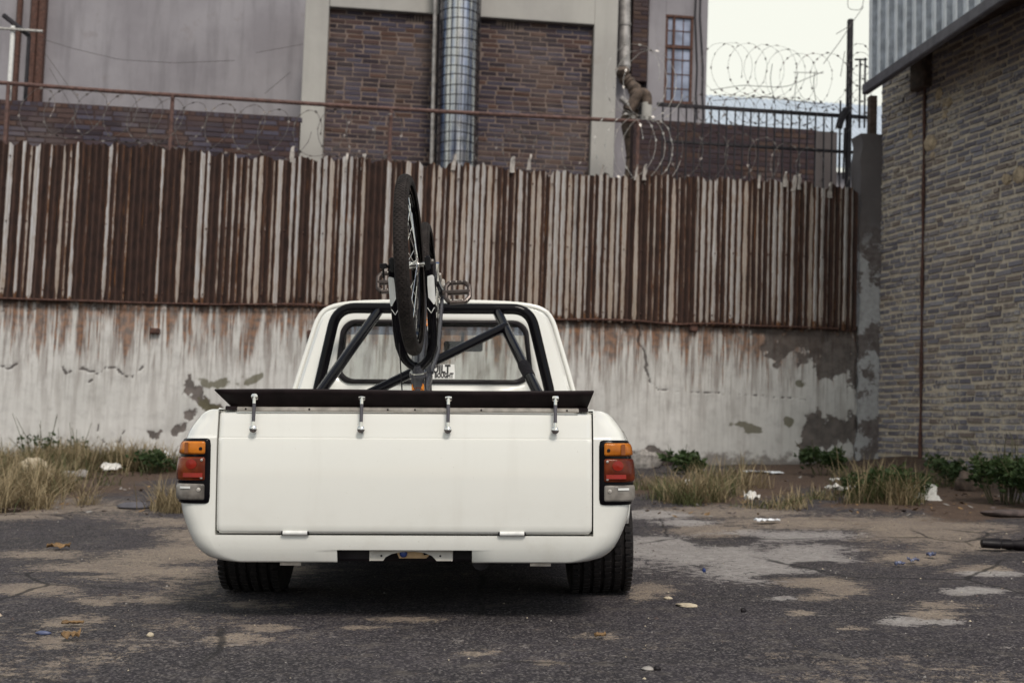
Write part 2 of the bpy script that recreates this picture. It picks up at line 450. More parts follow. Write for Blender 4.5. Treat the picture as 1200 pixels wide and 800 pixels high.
def m_brick(name, cols, mortar, smear, bump=.5, patch=None):
    """Brick faces; each brick takes its own tone, mortar smears over the edges."""
    t = NT(name)
    P = t.pos()
    r = t.m('FRACT', t.m('ADD', t.rand(), t.attr('rnd')))
    ramp = t.n('ValToRGB', {'Fac': r})
    el = ramp.color_ramp.elements
    while len(el) > 1: el.remove(el[-1])
    el[0].position, el[0].color = 0, (*cols[0], 1)
    for i, c in enumerate(cols[1:]):
        e = el.new((i + 1) / len(cols)); e.color = (*c, 1)
    ramp.color_ramp.interpolation = 'CONSTANT'
    nz = t.noise(P, 38, 5, .65)
    col = t.mix(t.rng(nz, .3, .7, 0, .45), ramp.outputs[0], t.mix(.5, ramp.outputs[0], (.02, .018, .02)))
    col = t.mix(t.rng(t.noise(P, .9, 4), .45, .7, 0, .35), col, (.17, .135, .12))
    if smear:
        s = t.rng(t.m('ADD', t.noise(P, 21, 7, .75), t.m('MULTIPLY', t.m('SUBTRACT', t.noise(P, 1.4, 3), .5), .55)), .55 - smear*.1, .64 - smear*.1)
        col = t.mix(t.m('MULTIPLY', s, .8), col, t.mix(nz, mortar, [c*.75 for c in mortar]))
    if patch:
        o = t.rng(t.noise(P, 2.2, 5, .65), .56, .68, 0, .55)
        col = t.mix(o, col, patch)
    t.bump(nz, bump, .01)
    return t.p(color=col, rough=.9, spec=.25)

def m_mortar(name, a, b):
    t = NT(name)
    P = t.pos()
    n1, n2 = t.noise(P, 9, 6, .7), t.noise(P, 70, 4, .7)
    col = t.mix(t.rng(n1, .3, .7), a, b)
    t.bump(t.m('ADD', n1, t.m('MULTIPLY', n2, .5)), .8, .02)
    return t.p(color=col, rough=.95, spec=.15)

def m_render(name, a, b, streaky=.5):
    t = NT(name)
    P = t.pos()
    n1, n2 = t.noise(P, .8, 6, .6), t.noise(P, 11, 5, .6)
    st = t.noise(P, 4.5, 5, .6, stretch=(1, 1, .12))
    col = t.mix(t.rng(n1, .3, .7), a, b)
    col = t.mix(t.rng(st, .45, .7, 0, streaky), col, [c*.72 for c in a])
    col = t.mix(t.rng(t.noise(P, 1.6, 6, .7), .58, .72, 0, .35), col, (a[0]*.72, a[1]*.64, a[2]*.58))
    t.bump(n2, .3, .01)
    return t.p(color=col, rough=.93, spec=.2)

def m_paint():
    """White car paint, faintly dusty."""
    t = NT('white_car_paint')
    o = t.obj()
    z = t.n('SeparateXYZ', {0: o}).outputs[2]
    d = t.m('MULTIPLY', t.rng(t.noise(o, 7, 6, .65), .45, .75), t.rng(z, .2, .45, .22, .03))
    col = t.mix(t.noise(o, 1.5, 3), (.79, .785, .745), (.78, .775, .735))
    col = t.mix(d, col, (.45, .40, .33))
    col = t.mix(t.rng(t.noise(o, 95, 4, .7), .66, .76, 0, .35), col, (.33, .27, .20))
    col = t.mix(t.rng(t.noise(o, 9, 5, .65, stretch=(1, 1, .10)), .56, .74, 0, .07), col, (.40, .36, .30))
    wav = t.noise(o, 3.5, 2)
    wav = t.m('ADD', wav, t.noise(o, 1.0, 4, .5, stretch=(1.6, 1, 9)))
    t.bump(wav, .03, .02)
    return t.p(color=col, rough=.20, coat=1.0, coat_rough=.025, spec=.45)

def m_glass(name, tint, refl=1.0, haze=0.0):
    """A thin pane: it lets the scene behind through and mirrors at grazing angles."""
    t = NT(name)
    tr = t.n('BsdfTransparent', {'Color': (*tint, 1)})
    gl = t.n('BsdfGlossy', {'Color': (1, 1, 1, 1), 'Roughness': .015})
    fc = t.n('LayerWeight', {'Blend': .5}).outputs['Facing']
    fr = t.m('ADD', .05, t.m('MULTIPLY', t.m('POWER', fc, 5.0), .9))
    mx = t.n('MixShader', {0: t.m('MULTIPLY', fr, refl)})
    t.t.links.new(tr.outputs[0], mx.inputs[1]); t.t.links.new(gl.outputs[0], mx.inputs[2])
    last = mx.outputs[0]
    if haze:
        df = t.n('BsdfDiffuse', {'Color': (.7, .7, .68, 1)})
        m2 = t.n('MixShader', {0: t.rng(t.noise(t.obj(), 6, 5), .3, .7, haze*.6, haze)})
        t.t.links.new(last, m2.inputs[1]); t.t.links.new(df.outputs[0], m2.inputs[2])
        last = m2.outputs[0]
    t.t.links.new(last, t.out.inputs['Surface'])
    return t.mat

def m_rubber():
    t = NT('tyre_rubber')
    o = t.obj()
    n = t.noise(o, 40, 5)
    t.bump(n, .15, .003)
    return t.p(color=t.mix(t.rng(n, .35, .7, 0, .7), (.014, .012, .013), (.032, .027, .026)), rough=.78, spec=.35)

def m_lens(name, a, b, scale=60):
    t = NT(name)
    o = t.obj()
    n = t.noise(o, 9, 3)
    w = t.n('TexWave', {'Vector': o, 'Scale': scale, 'Distortion': .4}, wave_type='BANDS', bands_direction='X').outputs['Fac']
    col = t.mix(t.rng(n, .35, .65), a, b)
    t.bump(w, .12, .002)
    return t.p(color=col, rough=.16, coat=.0, coat_rough=.04, spec=.28)

def m_leaf(name, a, b, rough=.6):
    t = NT(name)
    r = t.attr('rnd')
    col = t.mix(r, a, b)
    t.set(t.bs.inputs['Subsurface Weight'], 0.0)
    tl = t.n('BsdfTranslucent', {'Color': t.mix(r, [c*1.1 for c in a], [c*1.1 for c in b])})
    mx = t.n('MixShader', {0: .25})
    t.p(color=col, rough=rough, spec=.25)
    t.t.links.new(t.bs.outputs[0], mx.inputs[1]); t.t.links.new(tl.outputs[0], mx.inputs[2])
    t.t.links.new(mx.outputs[0], t.out.inputs['Surface'])
    return t.mat

MT = dict(
    asphalt=m_asphalt(), plaster=m_plaster(), iron=m_iron(),
    rust=simple('rusty_steel', (.085, .040, .030), .85, 0, .45, 26, .3),
    rust_pink=simple('faded_red_oxide_steel', (.115, .063, .054), .8, 0, .35, 22, .2),
    dark_steel=simple('dark_steel', (.020, .017, .022), .6, .3, .3, 25),
    wire=simple('razor_wire_steel', (.115, .10, .095), .5, .4, .4, 40),
    wire_bright=simple('galvanised_razor_wire', (.42, .40, .38), .45, .4, .3, 40),
    brick_dark=m_brick('purple_brick', [(.052,.041,.056), (.066,.046,.054), (.080,.049,.046), (.066,.057,.080), (.036,.027,.034), (.080,.072,.100), (.085,.047,.038), (.056,.045,.058)], (.20,.155,.12), 0, .3),
    mortar_dark=m_mortar('brown_mortar', (.23, .175, .15), (.16, .122, .11)),
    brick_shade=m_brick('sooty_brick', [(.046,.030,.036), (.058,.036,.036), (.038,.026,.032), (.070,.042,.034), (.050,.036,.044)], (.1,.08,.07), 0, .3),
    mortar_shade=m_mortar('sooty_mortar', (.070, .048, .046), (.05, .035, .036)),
    brick_grey=m_brick('blue_grey_brick', [(.245,.235,.270), (.195,.184,.215), (.30,.285,.31), (.22,.204,.23), (.265,.24,.25), (.165,.154,.18), (.24,.195,.175)], (.60,.53,.44), .10, .8, (.25,.19,.145)),
    mortar_cream=m_mortar('cream_mortar', (.66, .57, .45), (.45, .38, .30)),
    render_grey=m_render('grey_render', (.245, .230, .250), (.315, .300, .322)),
    render_pale=m_render('pale_render', (.43, .415, .39), (.36, .345, .33), .3),
    render_dirty=m_render('dirty_concrete', (.20, .185, .18), (.30, .285, .28), .7),
    paint=m_paint(),
    black_gloss=simple('black_gloss_powder_coat', (.0045, .004, .0055), .13, 0, .1, 20, 0, .0, .14),
    black_matt=simple('black_plastic', (.011, .009, .011), .5, 0, .2, 30, 0, 0, .2),
    black_board=simple('dark_brown_plastic_sheet', (.016, .010, .011), .6, 0, .3, 16, .05, 0, .2),
    trim=simple('dark_interior_trim', (.045, .042, .045), .8, 0, .2, 20),
    rubber=m_rubber(),
    chrome=simple('polished_steel', (.75, .73, .70), .16, 1.0, .08, 40),
    alu=simple('scuffed_aluminium', (.50, .46, .42), .42, .6, .25, 24),
    duct=None,
    white_paint=simple('white_enamel', (.72, .72, .70), .5, 0, .12, 30),
    sheet=simple('pale_zinc_sheet', (.76, .78, .81), .5, .0, .12, 8),
    sheet_grey=simple('grey_painted_steel', (.085, .080, .095), .55, 0, .2, 12),
    roof_blue=simple('pale_blue_roof_sheet', (.40, .455, .53), .6, 0, .06, 3),
    wood=simple('varnished_plywood', (.50, .33, .17), .5, 0, .2, 18),
    amber=m_lens('amber_lens', (.33, .095, .010), (.60, .19, .02)),
    red=m_lens('red_lens', (.085, .012, .005), (.21, .045, .012)),
    red_spot=m_lens('bright_red_reflector', (.26, .018, .010), (.20, .02, .012)),
    clear=m_lens('clear_lens', (.075, .066, .060), (.30, .275, .25), 90),
    glass=m_glass('window_glass', (.93, .95, .93), 1.0, .05),
    glass_blue=m_glass('blue_sunstrip_film', (.40, .46, .60), 1.0, .03),
    glass_old=simple('dusty_window_glass', (.25, .28, .37), .12, 0, .35, 3, 0, .3),
    blue=simple('blue_plastic', (.02, .05, .22), .4),
    orange=simple('orange_decal', (.75, .24, .02), .4),
    white=simple('white_decal', (.75, .75, .73), .45, 0, .04),
    ink=simple('black_ink', (.012, .011, .012), .5),
    rag=simple('white_plastic_film', (.74, .76, .80), .4, 0, .1, 20),
    paper=simple('crumpled_paper', (.62, .60, .57), .8, 0, .12, 25),
    stone=simple('grey_stone', (.27, .25, .235), .9, 0, .3, 30, .5),
    stone_tan=simple('tan_stone', (.46, .39, .29), .9, 0, .2, 30, .5),
    leafdry=simple('dry_leaf', (.21, .125, .055), .75, 0, .45, 30),
    bark=simple('lagged_pipe_wrap', (.085, .060, .046), .85, 0, .45, 14, .6),
    foil=simple('dull_pipe_metal', (.34, .32, .31), .5, .4, .3, 10, .2),
    straw=m_leaf('straw_grass', (.38, .30, .18), (.19, .15, .088)),
    green=m_leaf('green_grass', (.115, .120, .050), (.060, .078, .030)),
    brown=m_leaf('dead_grass', (.14, .095, .055), (.085, .058, .036)),
    leaf=m_leaf('weed_leaf', (.030, .055, .020), (.060, .090, .032), .5),
    skin_grip=simple('saddle_vinyl', (.02, .018, .02), .6),
    frame=simple('charcoal_bike_frame', (.045, .045, .055), .28, 0, .15, 20, 0, .4),
)
MT['pedal'] = simple('bronze_grey_pedal', (.055, .042, .038), .38, .5, .2, 30)
MT['blue_grey'] = simple('grey_blue_plastic', (.075, .09, .17), .4)
MT['soot'] = simple('bare_brown_render', (.075, .055, .052), .9, 0, .4, 18, .4)
MT['lump'] = simple('crumbled_mortar', (.40, .31, .21), .95, 0, .35, 22, .6)
MT['amber_dark'] = m_lens('amber_lens_shaded', (.20, .055, .010), (.26, .075, .014))  # darker copy of the amber lens, shade painted as colour
MT['alu_white'] = simple('white_coated_bracket', (.60, .57, .52), .5, 0, .15, 20)

def m_peel():
    t = NT('peeling_whitewash')
    P = t.pos()
    z = t.n('SeparateXYZ', {0: P}).outputs[2]
    n1, n2, n3 = t.noise(P, 2.6, 7, .68), t.noise(P, 14, 5, .65), t.noise(P, 1.1, 4)
    base = t.mix(t.rng(n2, .3, .7), (.105, .085, .082), (.175, .155, .15))
    grey = t.mix(t.rng(n3, .3, .7), (.135, .122, .124), (.095, .085, .088))
    pale = t.mix(t.rng(n2, .3, .7), (.44, .44, .45), (.33, .325, .33))
    up = t.rng(z, 2.9, 3.6)
    col = t.mix(t.rng(n1, .49, .54), base, t.mix(up, pale, grey))
    col = t.mix(t.m('MULTIPLY', up, .85), col, grey)
    col = t.mix(t.rng(t.noise(P, 3, 5, .7, stretch=(1, 1, .25)), .54, .68, 0, .7), col, (.075, .062, .06))
    t.bump(t.m('ADD', n1, t.m('MULTIPLY', n2, .4)), .6, .02)
    return t.p(color=col, rough=.93, spec=.2)
MT['peel'] = m_peel()

def m_duct():
    t = NT('stainless_duct')
    o = t.obj()
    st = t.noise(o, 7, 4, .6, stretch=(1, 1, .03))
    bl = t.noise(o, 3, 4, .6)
    col = t.mix(t.rng(st, .40, .60), (.085, .095, .14), (.50, .49, .48))  # bluish dark streaks paint sky reflections into the metal colour
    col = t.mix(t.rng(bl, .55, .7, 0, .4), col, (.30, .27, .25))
    return t.p(color=col, rough=t.rng(bl, .3, .7, .16, .30), metal=1.0)
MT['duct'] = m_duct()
MT['sheet_shade'] = simple('shaded_zinc_sheet', (.34, .36, .40), .7, 0, .3, 8)  # darker copy of the sheet, paints shade onto the roof ribs
MT['sooty_pier'] = m_render('sooty_render_pier', (.075, .065, .066), (.105, .092, .092), .6)
MT['bike_rubber'] = simple('dusty_bike_tyre', (.024, .0195, .0185), .85, 0, .35, 40, .1, 0, .2)
# ------------------------------------------------------------------ ground
def ellipse(X, Y, px, py, rx, ry, ang=0.0):
    """Soft mask of a patch on the ground, 1 inside, falling to 0 outside; its size is measured in sighted pixels and turned into metres."""
    c = ground(px, py)
    hz = 501 + .030*(px-600)
    a = rx*c.y/F_PX; b = ry*c.y/max(25, py-hz)
    dx, dy = X - c.x - (c.x/c.y)*(Y - c.y), Y - c.y
    wob = .9*(fbm(X*2.3+py, Y*1.5+px, 5, 51)-.5)
    q = np.hypot(dx/a + ang*dy/b, dy/b) + wob
    return np.clip(1.5 - q, 0, 1)

def make_ground():
    xs = np.concatenate([[-90, -40, -20, -12, -9], np.arange(-7, 7.01, .045), [9, 12, 20, 40, 90]])
    ys = np.concatenate([[-90, -40, -15, -6, -2, 0, 1, 1.8], np.arange(2.4, 17.01, .045), [19, 22, 26, 40, 70, 200]])
    X, Y = np.meshgrid(xs, ys)
    Z = gz(X, Y)
    n1 = fbm(X*.9, Y*.9, 5, 3); n2 = fbm(X*3.1, Y*3.1, 4, 11)
    sand = sstep(.60, .76, n1)*.45 + (n2 - .5)*.5 - .04
    for e in ((60,592,110,10), (20,604,45,8), (195,648,75,16,-.4), (130,668,85,14), (60,650,60,7), (225,628,45,7), (180,612,60,5), (40,690,60,9),
              (80,728,38,11,-.6), (62,752,30,9), (115,705,20,6), (185,703,28,4), (300,708,40,5), (275,748,28,5), (210,670,35,9), (310,735,30,4),
              (840,600,95,5), (960,612,150,7), (1080,618,110,10), (830,622,60,6), (985,692,32,10), (960,682,50,6), (1070,655,55,7), (1135,640,70,8), (950,700,22,4), (1090,722,38,9), (1110,708,45,5),
              (1000,735,18,3), (905,770,20,4), (765,690,30,8), (750,700,16,4), (640,775,24,4), (700,745,28,4), (560,765,26,4), (1150,668,40,5), (350,665,30,8), (430,735,35,4), (480,725,40,3), (940,718,14,3), (1060,770,26,3)):
        sand = np.maximum(sand, ellipse(X, Y, *e)*.80 + (n2-.5)*.5)
    for e in ((110,638,75,7), (70,615,110,6), (30,712,50,9), (150,685,30,4), (60,672,70,3), (125,745,22,8), (480,700,180,20), (240,715,40,8), (650,725,90,16), (900,708,70,6), (1020,700,25,5), (1100,750,120,12), (980,765,80,9), (1160,700,50,8), (880,578,90,8), (1060,578,120,8), (230,575,70,14), (140,575,70,9), (300,690,40,10), (330,760,50,12), (200,770,60,10), (800,772,140,14), (620,750,90,8)):
        sand = np.minimum(sand, 1.0 - ellipse(X, Y, *e)*1.05)
    conc = (fbm(X*1.3, Y*1.3, 4, 23) - .64)*.9
    for e in ((830,650,95,20), (880,665,70,16,.2), (945,650,60,14), (780,642,60,12), (760,602,45,4), (805,612,40,3), (900,628,90,5), (1060,727,30,6), (1100,728,30,4), (1140,692,45,5), (1165,672,40,3), (920,700,16,3), (640,650,40,6)):
        conc = np.maximum(conc, ellipse(X, Y, *e)*.85 + (n2-.5)*.6)
    for e in ((930,676,45,5), (850,632,45,5), (960,662,30,4), (1000,665,40,6)):
        conc = np.minimum(conc, 1 - ellipse(X, Y, *e)*1.2)
    soil = np.zeros_like(X)
    for e in ((1080,572,110,14), (960,556,140,8), (1150,598,70,8), (1050,552,160,10), (850,572,80,9), (780,568,50,7), (60,566,110,15), (150,552,70,9), (10,586,50,10), (1130,592,90,4)):
        soil = np.maximum(soil, ellipse(X, Y, *e)*.9)
    Z = Z + (n2 - .5)*.016*(np.abs(X) < 8) + (fbm(X*9, Y*9, 3, 5) - .5)*.010*(np.abs(X) < 7.1)
    Z = Z + .03*np.clip(soil, 0, 1)*fbm(X*2, Y*2, 3, 9)
    c = ground(1075, 548)
    Z = Z + .13*np.exp(-((X-c.x)/.7)**2 - ((Y-c.y)/.8)**2)             # the little bank of soil in the corner
    near = np.exp(-np.maximum(0, np.hypot((X+.35)/1.3, (Y-5.2)/1.6) - 1)**2*6)
    Z = Z*(1-near) + (gz(X, Y) + (fbm(X*9, Y*9, 3, 5) - .5)*.008)*near
    n, m = X.shape
    mb = MB()
    mb.v = np.stack([X, Y, Z], -1).reshape(-1, 3).tolist()
    idx = np.arange(n*m).reshape(n, m)
    q = np.stack([idx[:-1,:-1], idx[:-1,1:], idx[1:,1:], idx[1:,:-1]], -1).reshape(-1, 4)
    mb.f = q.tolist(); mb.m = [0]*len(mb.f)
    o = mb.build('ground', MT['asphalt'], sharp=180, attrs={'sand': sand.ravel(), 'conc': conc.ravel(), 'soil': soil.ravel()})
    tag(o, 'cracked dark asphalt yard with sand patches', None, None, 'structure')
    GR['xs'], GR['ys'], GR['Z'] = xs, ys, Z
    return o
GR = {}
def gtop(x, y):
    """Height of the finished ground sheet."""
    xs, ys, Z = GR['xs'], GR['ys'], GR['Z']
    i = int(np.clip(np.searchsorted(xs, x) - 1, 0, len(xs)-2)); j = int(np.clip(np.searchsorted(ys, y) - 1, 0, len(ys)-2))
    a = (x - xs[i])/(xs[i+1]-xs[i]); b = (y - ys[j])/(ys[j+1]-ys[j])
    return float((Z[j,i]*(1-a)+Z[j,i+1]*a)*(1-b) + (Z[j+1,i]*(1-a)+Z[j+1,i+1]*a)*b)
make_ground()

# ------------------------------------------------------------------ plastered boundary wall
def lerp_px(tab, x):
    return float(np.interp(x, [t[0] for t in tab], [t[1] for t in tab]))
FENCE_BOT = ((0, 352), (340, 358.5), (680, 376), (1000, 387))
u_l, u_r = FW.U(-330, 420), FW.U(1003, 470)
def z_fence_bot(u):
    # the lower edge of the iron as it runs along the wall
    a, b, c, d = [FW.hit(x, y, -.05) for x, y in FENCE_BOT]
    return float(np.interp(u, [a.x-3, a.x, b.x, c.x, d.x], [a.z, a.z, b.z, c.z, d.z]))

wall = thing('plaster_wall', 'old white plastered wall streaked with rust below the corrugated iron', 'wall', FW.M)
def make_wall():
    us = np.arange(u_l, u_r + .02, .02)
    H = 90
    rows = []
    U = np.zeros((H, len(us))); ZZ = U.copy(); V = U.copy()
    top = np.array([z_fence_bot(u) + .06 for u in us])
    wx = [FW.M @ Vector((u, 0, 0)) for u in us]
    bot = np.array([float(gz(p.x, p.y)) - .25 for p in wx])
    for i in range(H):
        t = i/(H-1)
        U[i] = us; ZZ[i] = top + (bot-top)*t; V[i] = (top-bot)*t
    bare = np.zeros_like(U); moss = bare.copy(); crack = bare.copy()
    jx = (fbm(U*4.5, ZZ*4.5, 6, 41, .62)-.5)*.55; jz = (fbm(U*4.5, ZZ*4.5, 6, 42, .62)-.5)*.55
    def el(arr, px, py, rx, ry, k=1.0):
        c = FW.hit(px, py)
        q = np.sqrt(((U-c.x+jx*min(1, rx*8))/rx)**2 + ((ZZ-c.z+jz*min(1, ry*8))/ry)**2)
        np.maximum(arr, np.clip(1.5-q, 0, 1)*k, out=arr)
    for e in ((975,405,.42,.22), (985,428,.26,.18), (950,398,.40,.10), (1000,440,.10,.3), (965,508,.27,.2), (985,500,.2,.2), (945,525,.10,.16), (935,395,.2,.08),
              (225,458,.09,.10), (240,470,.10,.12), (225,490,.06,.08), (215,505,.06,.06), (255,480,.10,.14), (176,512,.09,.06), (205,508,.05,.06), (895,388,.22,.07), (910,405,.10,.18), (1003,520,.05,.3), (770,530,.2,.05), (930,410,.15,.12)):
        el(bare, *e)
    for e in ((290,441,.18,.08), (250,445,.14,.08), (245,475,.15,.10), (883,502,.11,.10), (868,498,.12,.05), (922,491,.05,.09), (320,470,.1,.08), (942,452,.10,.06)):
        el(moss, *e)
    def line(pts, w):
        P = [FW.hit(*p) for p in pts]
        jit = (fbm(U*9, ZZ*9, 3, 4) - .5)*.10
        for a, b in zip(P[:-1], P[1:]):
            dx, dz = b.x-a.x, b.z-a.z
            t = np.clip(((U-a.x)*dx + (ZZ-a.z)*dz)/(dx*dx+dz*dz), 0, 1)
            d = np.hypot(U-a.x-t*dx + jit, ZZ-a.z-t*dz + jit*.6)
            np.maximum(crack, np.clip(1.4 - d/w, 0, 1), out=crack)
    line(((746,380),(751,405),(757,430),(760,448)), .022)
    line(((760,448),(770,457),(850,461),(950,468)), .012)
    line(((73,430),(80,436),(95,432),(107,436),(113,440),(105,447)), .022)
    line(((113,440),(122,432),(138,430)), .016); line(((140,432),(146,441),(158,440),(167,430)), .022)
    line(((0,429),(12,431),(20,426)), .02); line(((115,495),(117,512),(125,520),(140,518),(145,505)), .012)
    line(((1003,388),(1003,470),(1002,540)), .02)
    foot = sstep(.0, .45, .42 - (ZZ - bot[None] - .25))*.8
    mb = MB()
    yy = np.zeros_like(U) + (fbm(U*2, ZZ*2, 4, 31) - .5)*.02 + .008*sstep(.4, .6, bare + (fbm(U*7, ZZ*7, 4, 8)-.5))
    mb.v = np.stack([U, yy, ZZ], -1).reshape(-1, 3).tolist()
    m = len(us)
    idx = np.arange(H*m).reshape(H, m)
    mb.f = np.stack([idx[1:,:-1], idx[1:,1:], idx[:-1,1:], idx[:-1,:-1]], -1).reshape(-1, 4).tolist()
    mb.m = [0]*len(mb.f)
    at = {'bare': bare.ravel().tolist(), 'moss': moss.ravel().tolist(), 'crack': crack.ravel().tolist(), 'foot': foot.ravel().tolist()}
    # coping and back
    n0 = len(mb.v)
    for i in range(m): mb.v += [(us[i], .24, top[i]), (us[i], .24, bot[i])]
    for i in range(m-1):
        mb.f += [(i, i+1, n0+2*i+2, n0+2*i), (n0+2*i, n0+2*i+2, n0+2*i+3, n0+2*i+1)]; mb.m += [0, 0]
    for k in at: at[k] += [0.0]*(2*m)
    o = mb.build('wall_face', MT['plaster'], wall, sharp=60, attrs=at)
    uvl = o.data.uv_layers.new(name='UVMap')
    fu = np.concatenate([U.ravel(), np.repeat(us, 2)]); fv = np.concatenate([V.ravel(), np.zeros(2*m)])
    li = np.empty(len(o.data.loops), np.int32); o.data.loops.foreach_get('vertex_index', li)
    uvl.data.foreach_set('uv', np.stack([fu[li], fv[li]], -1).ravel().astype(np.float32))
make_wall()
# small fixings left in the wall
for px, py, w, h in ((182, 388, .06, .035), (812, 384, .05, .05), (365, 392, .05, .05)):
    c = FW.hit(px, py)
    mb = MB(); mb.bbox((c.x-w, -.06, c.z-h), (c.x+w, .03, c.z+h), .012)
    mb.build('iron_bracket', MT['rust'], wall)

# ------------------------------------------------------------------ corrugated iron on top of it
fence = thing('corrugated_fence', 'tall rusty corrugated iron fence standing on the plastered wall', 'fence', FW.M)
def make_fence():
    FTOP = ((-130, 158), (0, 166), (170, 174), (338, 184), (342, 184), (500, 193), (700, 206), (860, 212), (925, 214), (1003, 224))
    pts = [FW.hit(x, y, -.05) for x, y in FTOP]
    zt = lambda u: float(np.interp(u, [p.x for p in pts], [p.z for p in pts]))
    gpx = ((-150, .43), (0, .43), (150, .35), (300, .40), (345, .50), (480, .60), (600, .70), (700, .62), (790, .56), (900, .70), (1003, .58))
    ga = [(FW.U(x, 280, -.05), g) for x, g in gpx]
    galv = lambda u: float(np.interp(u, [a for a, _ in ga], [g for _, g in ga]))
    u0, u1 = FW.U(-335, 270, -.05), FW.U(1003, 300, -.05)
    SHEET = PITCH_C*10
    u = u0; si = 0
    while u < u1 - .05:
        w = min(SHEET, u1-u)
        n = int(round(w/PITCH_C*8)); rows = 12
        d0 = -.05 - .007*(si % 2) + R.uniform(-.006, .006)
        dt, db = R.uniform(-.02, .03), R.uniform(-.012, .012)
        lean = R.uniform(-.004, .004)
        mb = MB(); P = []; uvs = []; gl = []
        for i in range(rows+1):
            row = []
            for j in range(n+1):
                x = u + w*j/n + (.012 if j == n else 0)
                t = i/rows
                zb = z_fence_bot(x) + db
                jag = (vnoise(x/PITCH_C*1.0, si*3.1, 5)-.5)*.085 + (vnoise(x/PITCH_C*3, si, 9)-.5)*.05
                ztop = zt(x) + dt + jag
                z = zb + (ztop-zb)*t
                ph = 2*math.pi*x/PITCH_C
                y = d0 - .012*math.sin(ph) + lean*(t-.5)*8 + (vnoise(x*3, z*2, 12)-.5)*.016
                y += max(0, t-.9)*R.uniform(-.10, .06) * (1 if vnoise(x/PITCH_C*.9, 3.3, 77) > .62 else .1)
                row.append((x + lean*(t-.5), y, z)); uvs.append((x, z-zb)); gl.append(galv(x))
            P.append(row)
        mb.grid(P)
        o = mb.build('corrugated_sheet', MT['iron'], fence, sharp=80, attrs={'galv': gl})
        uvl = o.data.uv_layers.new(name='UVMap')
        for l in o.data.loops: uvl.data[l.index].uv = uvs[l.vertex_index]
        u += SHEET; si += 1
    sc_ = MB()
    u = u0
    while u < u1:
        z0, z1 = z_fence_bot(u), zt(u)
        for t in (.07, .50, .92):
            x = u + R.uniform(-.01, .01); z = z0 + (z1-z0)*t + R.uniform(-.012, .012)
            sc_.tube([(x, -.060, z), (x, -.074, z)], [.011, .006], 6)
        u += PITCH_C*3
    so = sc_.build('roofing_screws', MT['rust'], fence); so['kind'] = 'stuff'
    # angle iron along the foot, torn strips along the head
    mb = MB()
    us = np.arange(u0, u1, .25)
    mb.tube([(x, -.07, z_fence_bot(x) + .012 + (vnoise(x*2, 1, 3)-.5)*.03) for x in us], [.007 + .007*float(vnoise(x*3, 7, 5)) for x in us], 6)
    mb.build('bottom_rail', MT['rust'], fence)
    for px, py in ((342, 178), (405, 186), (425, 187), (532, 187), (600, 190), (620, 187), (705, 200), (745, 199), (755, 199), (930, 212), (936, 210), (889, 209), (920, 207), (972, 220)):
        c = FW.hit(px, py, -.07)
        mb = MB(); w = R.uniform(.018, .03)
        P = [[(c.x + s*w*(1-.3*t) + R.uniform(-.01, .01) + (t*t*.02), -.075 - .03*t*t*R.uniform(-1, 1), c.z - .13 + .2*t) for s in (-1, 0, 1)] for t in (0, .3, .6, .85, 1)]
        mb.grid(P); o = mb.build('torn_strip', MT['sheet_dull'], fence)
MT['sheet_dull'] = simple('weathered_zinc', (.36, .33, .31), .6, .1, .3, 20)
make_fence()

# concrete pillar closing the run
pil = thing('concrete_pillar', 'peeling concrete pillar between the iron fence and the tall brick wall', 'pillar', FW.M)
mb = MB()
a, b = FW.hit(1005.5, 440, -.04), FW.hit(1026, 440, -.04)
zt_, zb_ = FW.Z(1012, 157), -.1
n = 40
P = []
for i in range(n+1):
    z = zb_ + (zt_-zb_)*i/n
    ring = []
    for x, y in ((a.x, .3), (a.x, -.03), ((a.x+b.x)/2, -.045), (b.x+.12, -.03), (b.x+.12, .3)):
        ring.append((x + (vnoise(z*5, x*3, 2)-.5)*.05, y + (vnoise(z*6, x*9, 8)-.5)*.03, z))
    P.append(ring)
mb.grid(P, flip=False)
mb.add(P[-1], [(0, 1, 2, 3, 4)])
mb.build('pillar_shaft', MT['peel'], pil)
